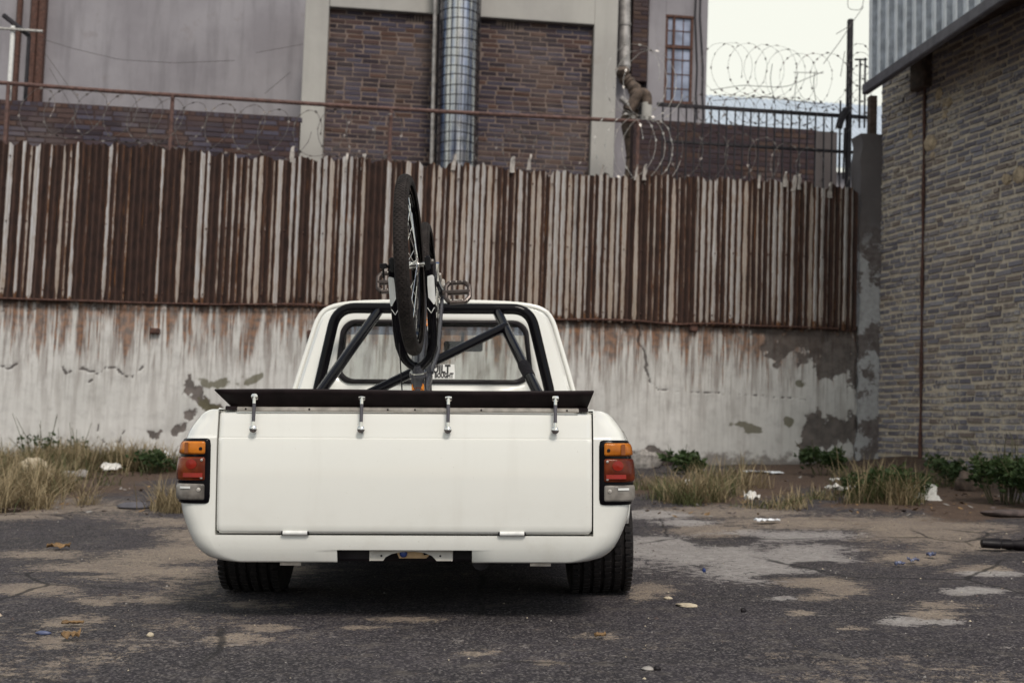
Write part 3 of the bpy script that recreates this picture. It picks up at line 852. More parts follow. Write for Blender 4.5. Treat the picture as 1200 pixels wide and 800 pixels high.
# ------------------------------------------------------------------ bricks
def brick_mesh(name, mat, seed):
    r = random.Random(seed)
    c = .10
    j = lambda: r.uniform(-.035, .035)
    v = [(-.5+j(), .5, -.5+j()), (.5+j(), .5, -.5+j()), (.5+j(), .5, .5+j()), (-.5+j(), .5, .5+j())]
    f1 = [(p[0], -.30, p[2]) for p in v]
    f2 = [(p[0]*(1-c*.7), -.5 + r.uniform(0, .12), p[2]*(1-c*1.6)) for p in v]
    mb = MB()
    mb.add(v + f1 + f2, [(0,1,5,4), (1,2,6,5), (2,3,7,6), (3,0,4,7), (4,5,9,8), (5,6,10,9), (6,7,11,10), (7,4,8,11), (8,9,10,11)])
    o = mb.build(name, mat, None, sharp=50)
    me = o.data
    bpy.data.objects.remove(o)
    return me
BM = {}
def brick_field(root, mat, mortar, u0, u1, z0, z1, v, L, H, gap, proud, limit, frame, holes=None, soldier=False, rough=0.0, backing=True, depth=.05):
    """Courses of single bricks in front of a mortar bed; past the limit the rest are one stuff mesh."""
    key = mat.name
    if key not in BM: BM[key] = [brick_mesh('brick', mat, s) for s in range(6)]
    cells = []
    nr = int((z1-z0)/H)
    for i in range(nr):
        z = z1 - H*(i+.5)
        sold = soldier and i == 0
        if sold:
            w = H*1.15; x = u0
            while x < u1 - w*.5:
                cells.append((x + w/2, z, w, H*1.0)); x += w
            continue
        x = u0 - (L/2 if i % 2 else 0) + R.uniform(-.02, .02)*(1 + rough)
        while x < u1:
            w = L*(1 + R.uniform(-.03, .03)*(1+rough*5))
            if R.random() < .04 + rough*.2: w *= .55
            a, b = max(x, u0), min(x+w, u1)
            if b - a > .05 and not (holes and holes((a+b)/2, z)): cells.append(((a+b)/2, z + R.uniform(-1, 1)*rough*.012, b-a, H))
            x += w
    Mi = Matrix.Translation(Vector((0, 0, CAM_Z)))
    def size(c):
        p = frame.M @ Vector((c[0], v, c[1]))
        inv = CAM_R.transposed() @ (p - CAM_P)
        if inv.z > -.1: return 0
        px, py = 600 + inv.x/-inv.z*F_PX, 400 - inv.y/-inv.z*F_PX
        vis = 1 if (-5 < px < 1205 and -5 < py < 805) else .01
        return vis*c[2]/max(.1, -inv.z)
    cells.sort(key=lambda c: -size(c))
    for c in cells[:limit]:
        o = link('brick', R.choice(BM[key]), root)
        pr = proud*R.uniform(.6, 1.3) + (R.uniform(-.006, .005)*rough)
        o.location = (c[0], v - pr + depth/2, c[1])
        o.scale = (c[2]-gap, depth, c[3]-gap*R.uniform(.8, 1.15))
        o.rotation_euler = (R.uniform(-.03, .03)*(1+rough), R.uniform(-.008, .008)*(1+rough*3), R.uniform(-.015, .015))
    rest = cells[limit:]
    if rest:
        mb = MB(); rn = []
        protos = [[tuple(p.co) for p in me.vertices] for me in BM[key]]
        faces = [[tuple(p.vertices) for p in me.polygons] for me in BM[key]]
        for c in rest:
            k = R.randrange(6); pr = proud*R.uniform(.55, 1.3)
            mb.add([(c[0]+p[0]*(c[2]-gap), v - pr + depth/2 + p[1]*depth, c[1]+p[2]*(c[3]-gap)) for p in protos[k]], faces[k])
            rn += [R.random()]*9
        o = mb.build('bricks', mat, root, sharp=50, attrs={'rnd': rn}); o['kind'] = 'stuff'
    if backing:
        mb = MB()
        nx, nz = max(2, int((u1-u0)/.12)), max(2, int((z1-z0)/.06))
        P = [[(u0 + (u1-u0)*j/nx, v + .002 + rough*.003 + (fbm(j*.9, i*.9, 3, 61)-.5)*proud*.8*(.4+rough*.6), z0 + (z1-z0)*i/nz) for j in range(nx+1)] for i in range(nz+1)]
        mb.grid(P)
        return mb.build('mortar_bed', mortar, root, sharp=180)
# ------------------------------------------------------------------ buildings behind the fence
def rect(mb, l, r, t, b, v, depth, mi=0, c=.01):
    """A block whose front face at plane v spans the sighted edges l, r (px at a row) and t, b."""
    u0 = l if isinstance(l, float) else FW.U(*l, v); u1 = r if isinstance(r, float) else FW.U(*r, v)
    z1 = t if isinstance(t, float) else FW.Z(*t, v); z0 = b if isinstance(b, float) else FW.Z(*b, v)
    mb.bbox((u0, v, z0), (u1, v+depth, z1), c, mi)
    return u0, u1, z0, z1

V = 6.0
main = thing('brick_building', 'brick building with pale render frame and tall steel duct behind the fence', 'building', FW.M)
ZT = FW.Z(540, -90, V)
ZB = 1.2
mb = MB(); rect(mb, (354, 92), (382, 92), ZT, ZB, V-.12, .5); mb.build('pilaster', MT['render_pale'], main)
mb = MB(); rect(mb, (694.5, 100), (722, 100), ZT, ZB, V-.12, .5); mb.build('pilaster', MT['render_pale'], main)
uL, uR = FW.U(382.5, 92, V-.12), FW.U(694.5, 100, V-.12)
zl = FW.Z(540, 18.5, V-.12)
mb = MB(); mb.bbox((uL, V-.121, zl), (uR, V+.38, ZT), .01); mb.build('lintel_band', MT['render_pale'], main)
zbk = FW.Z(540, 205, V)
u_d0, u_d1 = FW.U(511, 100, V), FW.U(563, 100, V)
vents = [(FW.hit(486.5, 20, V), .13), (FW.hit(598, 29, V), .13)]
def vh(x, z): return any(abs(x-c.x) < w+.03 and abs(z-c.z) < .10 for c, w in vents)
brick_field(main, MT['brick_dark'], MT['mortar_dark'], uL, uR, zbk, zl, V, .286, .0812, .0155, .007, 300, FW, holes=lambda x, z: vh(x, z) or u_d0+.1 < x < u_d1-.1)
for c, w in vents:
    mb = MB(); mb.box((c.x-w, V+.06, c.z-.085), (c.x+w, V+.08, c.z+.085))
    for k in range(6):
        x = c.x - w + (k+.0)*w*2/5 - .008
        mb.box((x, V-.008, c.z-.085), (x+.016, V+.06, c.z+.085))
    mb.build('air_vent', MT['black_matt'], main)
# back body and the return that faces the left building
mb = MB(); mb.bbox((FW.U(354, 92, V-.12)+.002, V+.05, ZB), (FW.U(722, 100, V-.12), V+5, ZT), .01); mb.build('wall', MT['render_grey'], main)

# right wing: downpipe strip, window
w1 = thing('grey_annex', 'narrow grey rendered wing with a barred sash window beside the sky', 'building', FW.M)
VA = V + .6
mb = MB(); rect(mb, (722, 90), (742, 50), ZT, ZB, VA, 2.0); mb.build('wall', MT['render_grey'], w1)
ua, ub = FW.U(741, 50, VA-.2), FW.U(759, 50, VA-.2)
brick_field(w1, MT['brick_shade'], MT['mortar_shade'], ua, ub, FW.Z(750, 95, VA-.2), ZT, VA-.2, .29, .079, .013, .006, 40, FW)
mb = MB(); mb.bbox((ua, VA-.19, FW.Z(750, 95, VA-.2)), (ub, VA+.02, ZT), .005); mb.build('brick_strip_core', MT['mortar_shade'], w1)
zs, zh = FW.Z(797, 121, VA-.1), FW.Z(797, 19.5, VA-.1)
uw0, uw1 = FW.U(779.5, 70, VA-.1), FW.U(811.5, 70, VA-.1)
u2, u3 = FW.U(759, 70, VA-.1), FW.U(828.5, 70, VA-.1)
mb = MB()
mb.bbox((u2, VA-.1, ZB), (uw0, VA+2, ZT), .01)
mb.bbox((uw1, VA-.1, ZB), (u3, VA+2, ZT), .01)
mb.box((uw0, VA-.098, zh), (uw1, VA+2, ZT)); mb.box((uw0, VA-.098, ZB), (uw1, VA+2, zs))
mb.build('wall', MT['render_grey'], w1)
win = MB(); win.bbox((uw0-.01, VA-.13, zs-.03), (uw1+.02, VA-.02, zs+.03), .006)
win.bbox((uw0-.01, VA-.11, zh-.03), (uw1+.01, VA+.0, zh+.02), .006)
for x in (uw0+.015, uw1-.02, uw0 + (uw1-uw0)*.30): win.bbox((x-.022, VA-.10, zs), (x+.022, VA-.03, zh), .004)
win.bbox((uw0, VA-.11, zs + (zh-zs)*.64-.02), (uw1, VA-.03, zs+(zh-zs)*.64+.02), .004)
wo = win.build('window', MT['rust'], w1)
gb = MB()
for k in range(1, 6): z = zs + (zh-zs)*k/6; gb.box((uw0, VA-.075, z-.008), (uw1, VA-.055, z+.008))
x = uw0 + (uw1-uw0)*.65; gb.box((x-.008, VA-.078, zs), (x+.008, VA-.052, zh))
gb.build('glazing_bar', MT['rust'], wo)
for i in range(6):
    for (f0, f1) in ((0, .30), (.30, .65), (.65, 1)):
        p = MB(); z = zs + (zh-zs)*i/6
        a, b = uw0 + (uw1-uw0)*f0, uw0 + (uw1-uw0)*f1
        tlt = R.uniform(-.006, .006)
        p.add([(a, VA-.066, z), (b, VA-.066+tlt, z), (b, VA-.066, z+(zh-zs)/6), (a, VA-.066-tlt, z+(zh-zs)/6)], [(0, 1, 2, 3)])
        p.build('pane', MT['glass_old'], wo)
# cables and downpipe on its face
dp = MB(); a, b = FW.hit(732.5, -60, VA-.25), FW.hit(731.5, 84, VA-.25)
dp.tube([(a.x, a.y, a.z), (b.x, b.y, b.z)], .105, 14); 
for f in (.3, .62, .95): q = a.lerp(b, f); dp.tube([(q.x, q.y, q.z-.03), (q.x, q.y, q.z+.03)], .118, 14)
dpo = dp.build('downpipe', MT['foil'], w1)
cb = MB()
for px0, px1 in ((815, 817), (819.5, 825)):
    a, b = FW.hit(px0, -40, VA-.13), FW.hit(px1, 140, VA-.13)
    cb.tube([a.lerp(b, t/6) + Vector((math.sin(t*2.1)*.015, 0, 0)) for t in range(7)], .014, 5)
cb.build('cable', MT['dark_steel'], w1)

# lagged pipes that drop behind the iron
pp = thing('lagged_pipe', 'thick brown lagged pipe twisting down beside the pale pilaster', 'pipe', FW.M)
mb = MB()
pth = [(729, 80), (730, 90), (737, 97), (745, 106), (746, 116), (740, 127), (737, 142), (741, 160), (743, 185), (741, 215)]
P = [FW.hit(x, y, 4.6 + .08*math.sin(i)) for i, (x, y) in enumerate(pth)]
P = fillet(P, .2, 4)
mb.tube(P, [.105 + .012*math.sin(i*1.7) + (.03 if i > 22 else 0) for i in range(len(P))], 12)
mb.build('lagging', MT['bark'], pp)
mb = MB(); P = fillet([FW.hit(x, y, 4.3) for x, y in ((737, 130), (745, 116), (752, 108), (758, 112), (758, 124))], .15, 5)
mb.tube(P, .085, 12); mb.build('elbow', MT['bark'], pp)
mb = MB(); P = fillet([FW.hit(x, y, 4.4) for x, y in ((727, 115), (735, 122), (745, 119), (756, 117))], .1, 4)
mb.tube(P, .05, 10); mb.build('branch', MT['foil'], pp)
wp = thing('white_pipe', 'chipped white pipe standing between the lagged pipe and the bar fence', 'pipe', FW.M)
mb = MB(); mb.tube([FW.hit(758, 121, 4.3), FW.hit(757, 160, 4.3), FW.hit(753, 215, 4.3)], .085, 12); mb.build('pipe_shaft', MT['render_pale'], wp)

# steel duct in its wire cage
du = thing('steel_duct', 'shiny round steel duct in a wire cage on the brick front', 'duct', FW.M)
vd = V - .55
a, b = FW.hit(541, -90, vd), FW.hit(534.3, 215, vd)
rd = (FW.U(562, 100, vd) - FW.U(515, 100, vd))/2
mb = MB(); mb.tube([(a.x*(1-t)+b.x*t, vd, a.z*(1-t)+b.z*t) for t in [k/60 for k in range(61)]], [rd*(1 + .006*math.sin(k*1.9) - .004*(k % 4 == 0)) for k in range(61)], 40)
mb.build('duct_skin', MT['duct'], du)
H = a.z - b.z
def ax(z): f = (a.z - z)/H; return a.x*(1-f) + b.x*f
mb = MB()
nr = int(H/.157)
for k in range(nr+1):
    z = b.z + k*.157 + R.uniform(-.01, .01)
    mb.tube([(ax(z) + (rd+.012)*math.cos(t), vd + (rd+.012)*math.sin(t), z + .01*math.sin(t*2+k)) for t in [2*math.pi*q/28 for q in range(28)]], .0055, 4, closed=True)
mb.build('cage_ring', MT['dark_steel'], du)
for q in range(22):
    t = 2*math.pi*q/22 + R.uniform(-.04, .04)
    mb = MB(); mb.tube([(a.x + (rd+.016)*math.cos(t), vd + (rd+.016)*math.sin(t), a.z), (b.x + (rd+.016)*math.cos(t), vd+(rd+.016)*math.sin(t), b.z)], .0055, 4)
    mb.build('cage_wire', MT['dark_steel'], du)
mb = MB(); mb.tube([(ax(a.z)-rd-.07, vd+.1, a.z), (ax(b.z)-rd-.07, vd+.1, b.z)], .035, 8); mb.build('side_pipe', MT['foil'], du)

# left: big rendered block set back
lb = thing('rendered_block', 'large blank grey rendered block at the upper left behind the low brick wall', 'building', FW.M)
VL = V + 4.6
mb = MB(); u0 = FW.U(47, 60, VL); u1 = FW.U(362, 60, VL) + .35
P = [[(u0 + (u1-u0)*j/30, VL + (fbm(j*.4, i*.4, 3, 2)-.5)*.02, ZB + (ZT+1.0-ZB)*i/20) for j in range(31)] for i in range(21)]
mb.grid(P); mb.build('wall', MT['render_grey'], lb)
mb = MB(); mb.box((u0, VL+.02, ZB), (u1, VL+6, ZT+1)); mb.build('block_core', MT['render_grey'], lb)
VC = VL - .25
col = thing('brown_column', 'brown clad steel columns at the far left edge of the picture', 'column', FW.M)
for l, r in (((33, 60), (41, 60)), ((42, 60), (50, 60)), ((16.5, 60), (22, 60))):
    mb = MB(); rect(mb, l, r, ZT, ZB, VC, .22, 0, .02); mb.build('column_face', MT['rust'], col)
mb = MB(); rect(mb, (22.3, 60), (32.6, 60), ZT, ZB, VC+.12, .2); mb.build('infill', MT['render_grey'], col)
lw = thing('side_wall', 'grey rendered wall left of the brown columns', 'building', FW.M)
mb = MB(); rect(mb, (-420, 60), (16.5, 60), ZT, ZB, VC+.1, 3); mb.build('wall', MT['render_grey'], lw)

# low brick walls
VP = 5.0
lp = thing('low_brick_wall', 'low dark brick wall with a soldier course below the blank grey block', 'wall', FW.M)
zt = FW.Z(175, 127, VP)
uA, uB = FW.U(-300, 150, VP), FW.U(351, 150, VP)
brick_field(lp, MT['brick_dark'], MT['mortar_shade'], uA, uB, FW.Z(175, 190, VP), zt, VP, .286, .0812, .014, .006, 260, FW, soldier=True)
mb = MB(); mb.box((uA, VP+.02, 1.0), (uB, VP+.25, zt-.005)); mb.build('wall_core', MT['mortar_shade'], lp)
VQ = 3.6
rp = thing('sooty_brick_wall', 'dark sooty brick wall behind the steel bar fence at the right', 'wall', FW.M)
zt2 = FW.Z(870, 147, VQ)
uC, uD = FW.U(742, 170, VQ), FW.U(955, 180, VQ)
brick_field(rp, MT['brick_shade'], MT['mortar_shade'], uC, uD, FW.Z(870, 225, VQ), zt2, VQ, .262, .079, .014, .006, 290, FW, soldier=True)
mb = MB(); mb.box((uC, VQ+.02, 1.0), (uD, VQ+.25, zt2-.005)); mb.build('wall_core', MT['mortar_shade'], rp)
mb = MB(); rect(mb, (955.2, 180), (981, 180), zt2-.02, 1.0, VQ-.02, .3); mb.build('end_pier', MT['sooty_pier'], rp)

# pale roof far behind
pr = thing('pale_roofed_shed', 'distant shed with a pale blue sheet roof under the white sky', 'building', FW.M)
VR = 26.0
zr0, zr1 = FW.Z(915, 152, VR), FW.Z(915, 113, VR)
ur0, ur1 = FW.U(700, 140, VR), FW.U(1150, 140, VR)
mb = MB(); P = []
for i in range(2):
    P.append([(ur0 + (ur1-ur0)*j/120, VR + i*7.0 , (zr0-1.2 + (zr1+1.8-zr0+1.2)*i) + .05*(j % 2)) for j in range(121)])
mb.grid(P); mb.build('roof', MT['roof_blue'], pr)
mb = MB(); mb.box((ur0, VR+.4, -1), (ur1, VR+9, zr0-1.25)); mb.build('wall', MT['render_grey'], pr)

# ------------------------------------------------------------------ railing behind the iron fence
VF = .45
rl = thing('pipe_railing', 'rusty pipe railing running above the corrugated iron', 'railing', FW.M)
mb = MB()
pts = [FW.hit(x, y, VF) for x, y in ((-330, 72), (0, 97), (130, 107), (260, 115), (400, 124), (520, 131), (640, 137), (750, 142.5))]
mb.tube(pts, .026, 8); mb.build('handrail', MT['rust_pink'], rl)
for x0, y0, x1 in ((10, 98, 6), (202.5, 111, 197), (458.5, 127, 455), (748, 142, 745)):
    a = FW.hit(x0, y0, VF)
    mb = MB(); mb.tube([(a.x, VF, a.z), (a.x, VF, a.z-.85)], .024, 8); mb.build('post', MT['rust_pink'], rl)
po = thing('white_pole', 'thin white pole with a cross bar at the far left', 'pole', FW.M)
mb = MB(); a, b = FW.hit(15.5, 31, VF+.1), FW.hit(9.5, 118, VF+.1); mb.tube([a, (a.x, a.y, b.z)], .028, 8); mb.tube([(a.x, VF+.1, b.z), (a.x, VF+.1, b.z-1.0)], .024, 8, 1)
mb.build('pole_shaft', [MT['white_paint'], MT['rust_pink']], po)
mb = MB(); mb.tube([FW.hit(-12, 32.5, VF+.06), FW.hit(50, 37, VF+.06)], .018, 6); mb.build('cross_bar', MT['wire_bright'], po)
mb = MB(); mb.tube([FW.hit(4, 18, VF+.12), FW.hit(34, 42, VF+.12)], .030, 6); mb.tube([FW.hit(34, 42, VF+.12), FW.hit(29.5, 118, VF+.12)], .024, 6)
mb.build('dark_bracket', MT['dark_steel'], po)

# ------------------------------------------------------------------ steel bar fence at the right
VS = 1.3
bf = thing('steel_bar_fence', 'black steel bar fence with two rails below the pale roof', 'fence', FW.M)
ra, rb = FW.hit(770, 122.5, VS), FW.hit(1021, 138, VS)
mb = MB(); mb.bbox((ra.x, VS-.02, (ra.z+rb.z)/2-.025), (rb.x, VS+.02, (ra.z+rb.z)/2+.025), .005)
mb.build('top_rail', MT['dark_steel'], bf)
rc, rdd = FW.hit(780, 166, VS), FW.hit(1003, 178.5, VS)
mb = MB(); mb.bbox((rc.x, VS-.018, (rc.z+rdd.z)/2-.02), (rdd.x, VS+.018, (rc.z+rdd.z)/2+.02), .005)
mb.build('lower_rail', MT['dark_steel'], bf)
zr = (ra.z+rb.z)/2
px = 776.0
while px < 1000:
    u = FW.U(px, 135, VS)
    mb = MB(); mb.tube([(u, VS-.03, zr+R.uniform(.0, .03)), (u + R.uniform(-.01, .01), VS-.03, zr-1.15)], .012, 5)
    mb.build('bar', MT['dark_steel'], bf)
    px += 9.5 + R.uniform(-.4, .4)
tp = thing('tall_steel_post', 'tall black steel post rising into the sky by the tin roof', 'post', FW.M)
mb = MB(); a, b = FW.hit(996.5, 23, VS), FW.hit(1000, 215, VS); mb.bbox((a.x-.035, VS-.035, b.z-.4), (a.x+.035, VS+.035, a.z), .008); mb.build('post_shaft', MT['dark_steel'], tp)
mb = MB()
for x0, y0, x1, y1 in ((985, 118, 983, 205), (990, 150, 988, 210), (1008, 70, 1007, 150), (1014, 68, 1013, 150), (1002, 70, 1016, 70), (1000, 138, 1014, 138)):
    mb.tube([FW.hit(x0, y0, VS-.05), FW.hit(x1, y1, VS-.05)], .014, 5)
mb.tube([FW.hit(992, 128, VS-.06), FW.hit(985, 142, VS-.06), FW.hit(983, 150, VS-.06)], .05, 6)
mb.build('bracing', MT['dark_steel'], tp)
st = thing('rusty_stub_post', 'short rusty post on the pillar top under the gutter end', 'post', FW.M)
mb = MB(); a, b = FW.hit(1022, 115, .12), FW.hit(1022, 160, .12); mb.bbox((a.x-.05, .06, b.z-.25), (a.x+.05, .16, a.z+.02), .01); mb.build('post_shaft', MT['bark'], st)

# ------------------------------------------------------------------ razor wire
def coil(label, px0, py0, px1, py1, v, rad, turns, tilt=.5, mat='wire', wob=.15, seed=1, thick=.0035, barb=True):
    r = random.Random(seed)
    a, b = FW.hit(px0, py0, v), FW.hit(px1, py1, v)
    o = thing('razor_wire_coil', label, 'razor wire', FW.M, None)
    mb = MB(); path = []
    N = int(turns*26)
    for i in range(N+1):
        t = i/N
        ang = 2*math.pi*turns*t + .5*math.sin(turns*t*1.3)
        c = a.lerp(b, t)
        rr = rad*(1 + wob*math.sin(i*.23+seed) + r.uniform(-.02, .02))
        adv = rr*math.sin(ang)*tilt
        path.append(Vector((c.x + rr*math.cos(ang)*(.75) + adv*.2, c.y + adv*.6, c.z + rr*math.sin(ang))))
    mb.tube(path, thick, 4)
    mb.build('wire', MT[mat], o)
    if barb:
        bm_ = MB()
        for i in range(0, N, 2):
            p = path[i]; t = (path[min(i+1, N)] - path[i-1 if i else 0]).normalized()
            up = Vector((r.uniform(-1, 1), r.uniform(-1, 1), r.uniform(-1, 1))).normalized()
            s = t.cross(up).normalized()
            q = .016
            bm_.add([p - t*.03, p + s*q, p + t*.03, p - s*q], [(0, 1, 2, 3)])
        bo = bm_.build('barbs', MT[mat + '_barb'], o, smooth=False); bo['kind'] = 'stuff'
    return o
MT['wire_barb'] = MT['wire']; MT['wire_bright_barb'] = MT['wire_bright']
coil('slack rusty razor wire coil below the railing at the far left', 30, 135, 345, 158, .25, .33, 10, .7, 'wire', .2, 1)
coil('razor wire loops in front of the left pilaster and bricks', 348, 155, 470, 163, .25, .32, 4, .7, 'wire', .2, 2)
coil('thin razor wire loops beside the steel duct over the right brick panel', 560, 172, 690, 182, .25, .30, 4, .8, 'wire', .2, 3, .0025)
coil('tangled bright razor wire hanging round the lagged pipe', 728, 160, 768, 168, .15, .46, 4, .5, 'wire_bright', .25, 4, .003)
coil('large upright bright razor wire loops above the lagged pipe', 745, 92, 775, 98, .5, .50, 3, .6, 'wire_bright', .2, 5, .003)
coil('razor wire coil lying in front of the sooty brick wall', 775, 182, 975, 200, .3, .36, 7, .6, 'wire', .2, 6, .003)
coil('tall razor wire spiral against the white sky above the bar fence', 838, 88, 990, 97, 1.35, .42, 9, .7, 'wire', .28, 7, .0024)
coil('tangled razor wire lying along the top of the bar fence', 800, 130, 992, 138, 1.25, .22, 12, .9, 'wire', .35, 8, .003)
coil('razor wire knot around the tall steel post', 1003, 60, 1005, 130, 1.2, .22, 5, .9, 'wire', .35, 9, .003)
bw = thing('barbed_wire_strand', 'sagging dark wire strands crossing the blank grey block', 'wire', FW.M)
for pts in (((50, 46), (85, 57), (140, 70), (205, 74), (275, 71)), ((53, 63), (78, 98), (98, 125), (110, 150)), ((58, 80), (75, 110), (95, 145)), ((300, 62), (355, 52)), ((340, 85), (310, 110))):
    mb = MB(); mb.tube(fillet([FW.hit(x, y, 1.0) for x, y in pts], .8, 4), .003, 4); mb.build('strand', MT['wire'], bw)
br = thing('barbed_wire_run', 'barbed wire strands sagging across the sky towards the tin roof', 'wire', FW.M)
for pts in (((832, 106), (870, 100), (920, 103), (965, 84)), ((930, 85), (965, 86)), ((965, 75), (985, 48), (1000, 25), (1012, 8)), ((980, 40), (997, 30)), ((994, -5), (993, 12), (1010, 12), (1012, 0)), ((905, 75), (902, 95), (908, 118)), ((935, 85), (931, 110), (933, 130)), ((955, 84), (953, 100), (956, 118)), ((835, 118), (900, 114), (960, 122)), ((990, 60), (985, 90))):
    mb = MB(); mb.tube(fillet([FW.hit(x, y, 1.25 + R.uniform(-.1, .1)) for x, y in pts], .4, 3), .0045, 4); mb.build('strand', MT['wire'], br)

# ------------------------------------------------------------------ tall brick wall at the right
corner = FW.M @ FW.hit(1026.5, 500, .02)
vp = ray(200, 510)
wall_dir = Vector((-vp.x, -vp.y, 0)).normalized()
FR = Frame((corner.x, corner.y, 0), math.atan2(wall_dir.y, wall_dir.x))
rb_ = thing('tall_brick_wall', 'tall blue grey brick wall with cream mortar closing the right side', 'wall', FR.M)
# the gutter beam: level, leaving the wall at a small angle
s0 = CAM_P + ray(1013.5, 108) * (15.3/ray(1013.5, 108).y)
vb = ray(432, 500)
FB = Frame((s0.x, s0.y, 0), math.atan2(-vb.y, -vb.x))
zb = s0.z
LEN = 7.0
z_top = zb + .45
def gr(x, z): return False
brick_field(rb_, MT['brick_grey'], MT['mortar_cream'], .02, LEN, .12, z_top, 0.0, .25, .0755, .026, .012, 300, FR, rough=1.0, depth=.06)
mb = MB(); mb.box((0, .05, -.3), (9, .35, z_top+.6)); mb.build('wall_core', MT['mortar_cream'], rb_)
mb = MB(); mb.box((LEN, -.004, -.3), (9, .05, z_top+.6)); mb.build('plain_wall_end', MT['mortar_cream'], rb_)
ug = FR.U(1083, 300)
mb = MB(); zt_g = FR.Z(1085, 84)
mb.tube([(ug, -.022, z) for z in np.linspace(.3, zt_g, 24)], [.018 + .006*math.sin(k*1.3) for k in range(24)], 6)
mb.build('rusty_conduit', MT['rust'], rb_)
mb = MB(); a, b = FR.hit(1074, 90), FR.hit(1095, 90)
mb.bbox((a.x+.01, -.10, FR.Z(1085, 104)), (b.x-.05, .02, zb+.44), .01); mb.build('roof_beam_end', MT['bark'], rb_)
# brown broken patches where bricks have spalled
for px, py, r in ((1101, 110, .085), (1107, 121, .05), (1112, 120, .07), (1090, 168, .13), (1093, 182, .06), (1108, 135, .06), (1068, 158, .07), (1195, 205, .12), (1180, 210, .08)):
    c = FR.hit(px, py); mb = MB()
    mb.ball((c.x, .0, c.z), r, 5, 0, (1.0, .32, .8))
    mb.v = [(x + R.uniform(-.012, .012), y + R.uniform(-.006, .006), z + R.uniform(-.012, .012)) for x, y, z in mb.v]
    mb.build('mortar_lump', MT['lump'] if 'lump' in MT else MT['mortar_cream'], rb_)

tr = thing('tin_roof', 'pale ribbed tin roof with a grey gutter above the tall brick wall', 'roof', FB.M)
mb = MB(); mb.bbox((-.02, -.03, zb-.03), (9, .05, zb+.10), .012); mb.build('gutter_beam', MT['sheet_grey'], tr)
mb = MB(); mb.box((0.0, .05, zb+.46), (9, 1.6, zb+.48)); mb.build('soffit', MT['bark'], tr)
ZC = zb + 3.4
u = .0
while u < 8.8:
    mb = MB(); w = .75; P = [[], []]; zz = (zb+.102, ZC)
    xs = []
    for k in range(3):
        x = u + k*w/3
        xs += [(x, 0), (x+.095, .0), (x+.10, -.008), (x+.105, 0), (x+.185, .0), (x+.197, -.055), (x+.238, -.055)]
    xs.append((u+w+.01, 0))
    for i in (0, 1):
        P[i] = [(x - .06*(i), .045 + y - .002*(int(u/.75) % 2), zz[i]) for x, y in xs]
    mb.grid(P)
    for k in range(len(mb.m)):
        if k % 7 in (1, 6): mb.m[k] = 1  # rib and bead sides take the painted shade
    mb.build('roof_sheet', [MT['sheet'], MT['sheet_shade']], tr, sharp=20)
    u += .75
mb = MB(); mb.box((.03, .08, zb+.49), (8.9, 1.5, ZC)); mb.build('roof_core', MT['sheet'], tr)

# ------------------------------------------------------------------ the white pickup (local: x right, y forward, z up; origin on the ground under the tailgate)
truck = thing('pickup_truck', 'lowered white pickup truck parked with its closed tailgate facing the camera', 'pickup truck', TRUCK)
PT = MT['paint']
WT = [(.195,.606),(.200,.630),(.211,.663),(.228,.685),(.245,.700),(.270,.714),(.302,.728),(.330,.738),(.358,.745),(.390,.751),(.415,.755),(.472,.755),(.515,.752),(.557,.748),(.585,.743),(.605,.737),(.625,.730),(.642,.721),(.660,.709),(.678,.694),(.688,.680),(.695,.662)]
wz = lambda z: float(np.interp(z, [a for a, _ in WT], [b for _, b in WT]))
def y0z(z):
    y = 0.0
    if z > .605: y = .003 + (z-.605)*.16
    if z < .29: y = .9*(.29-z)**2*3
    return y
def ring(z, w, y0, r, y1=3.86):
    """Right half outline from the tail centre round to the nose centre."""
    xs0 = [0, .1, .216, .2225, .3, .4, .5, .58, .61, .6215, .6227, .64, .66]
    wr = w - r
    if wr < .66: xs = [x if x <= .3 else (min(x, wr*(1 - (.66-x)*.02)) if wr > .6227 else .3 + (x-.3)*(wr-.3)/.36) for x in xs0]
    else: xs = xs0
    pts = [(x, y0) for x in xs]
    for k in range(1, 9):
        a = math.pi/2*k/8
        pts.append((wr + r*math.sin(a), y0 + r*(1-math.cos(a))))
    n = 96
    for k in range(1, n+1): pts.append((w, y0 + r + (y1-.25-y0-r)*k/n))
    for k in range(1, 7):
        a = math.pi/2*k/6
        pts.append((w-.25 + .25*math.cos(a), y1-.25 + .25*math.sin(a)))
    for x in (.35, .2, .0): pts.append((min(x, w-.25)*1.0, y1 + .03*(1-x)))
    return pts
AX1, AX2, AZ, AR = .87, 3.02, .285, .325
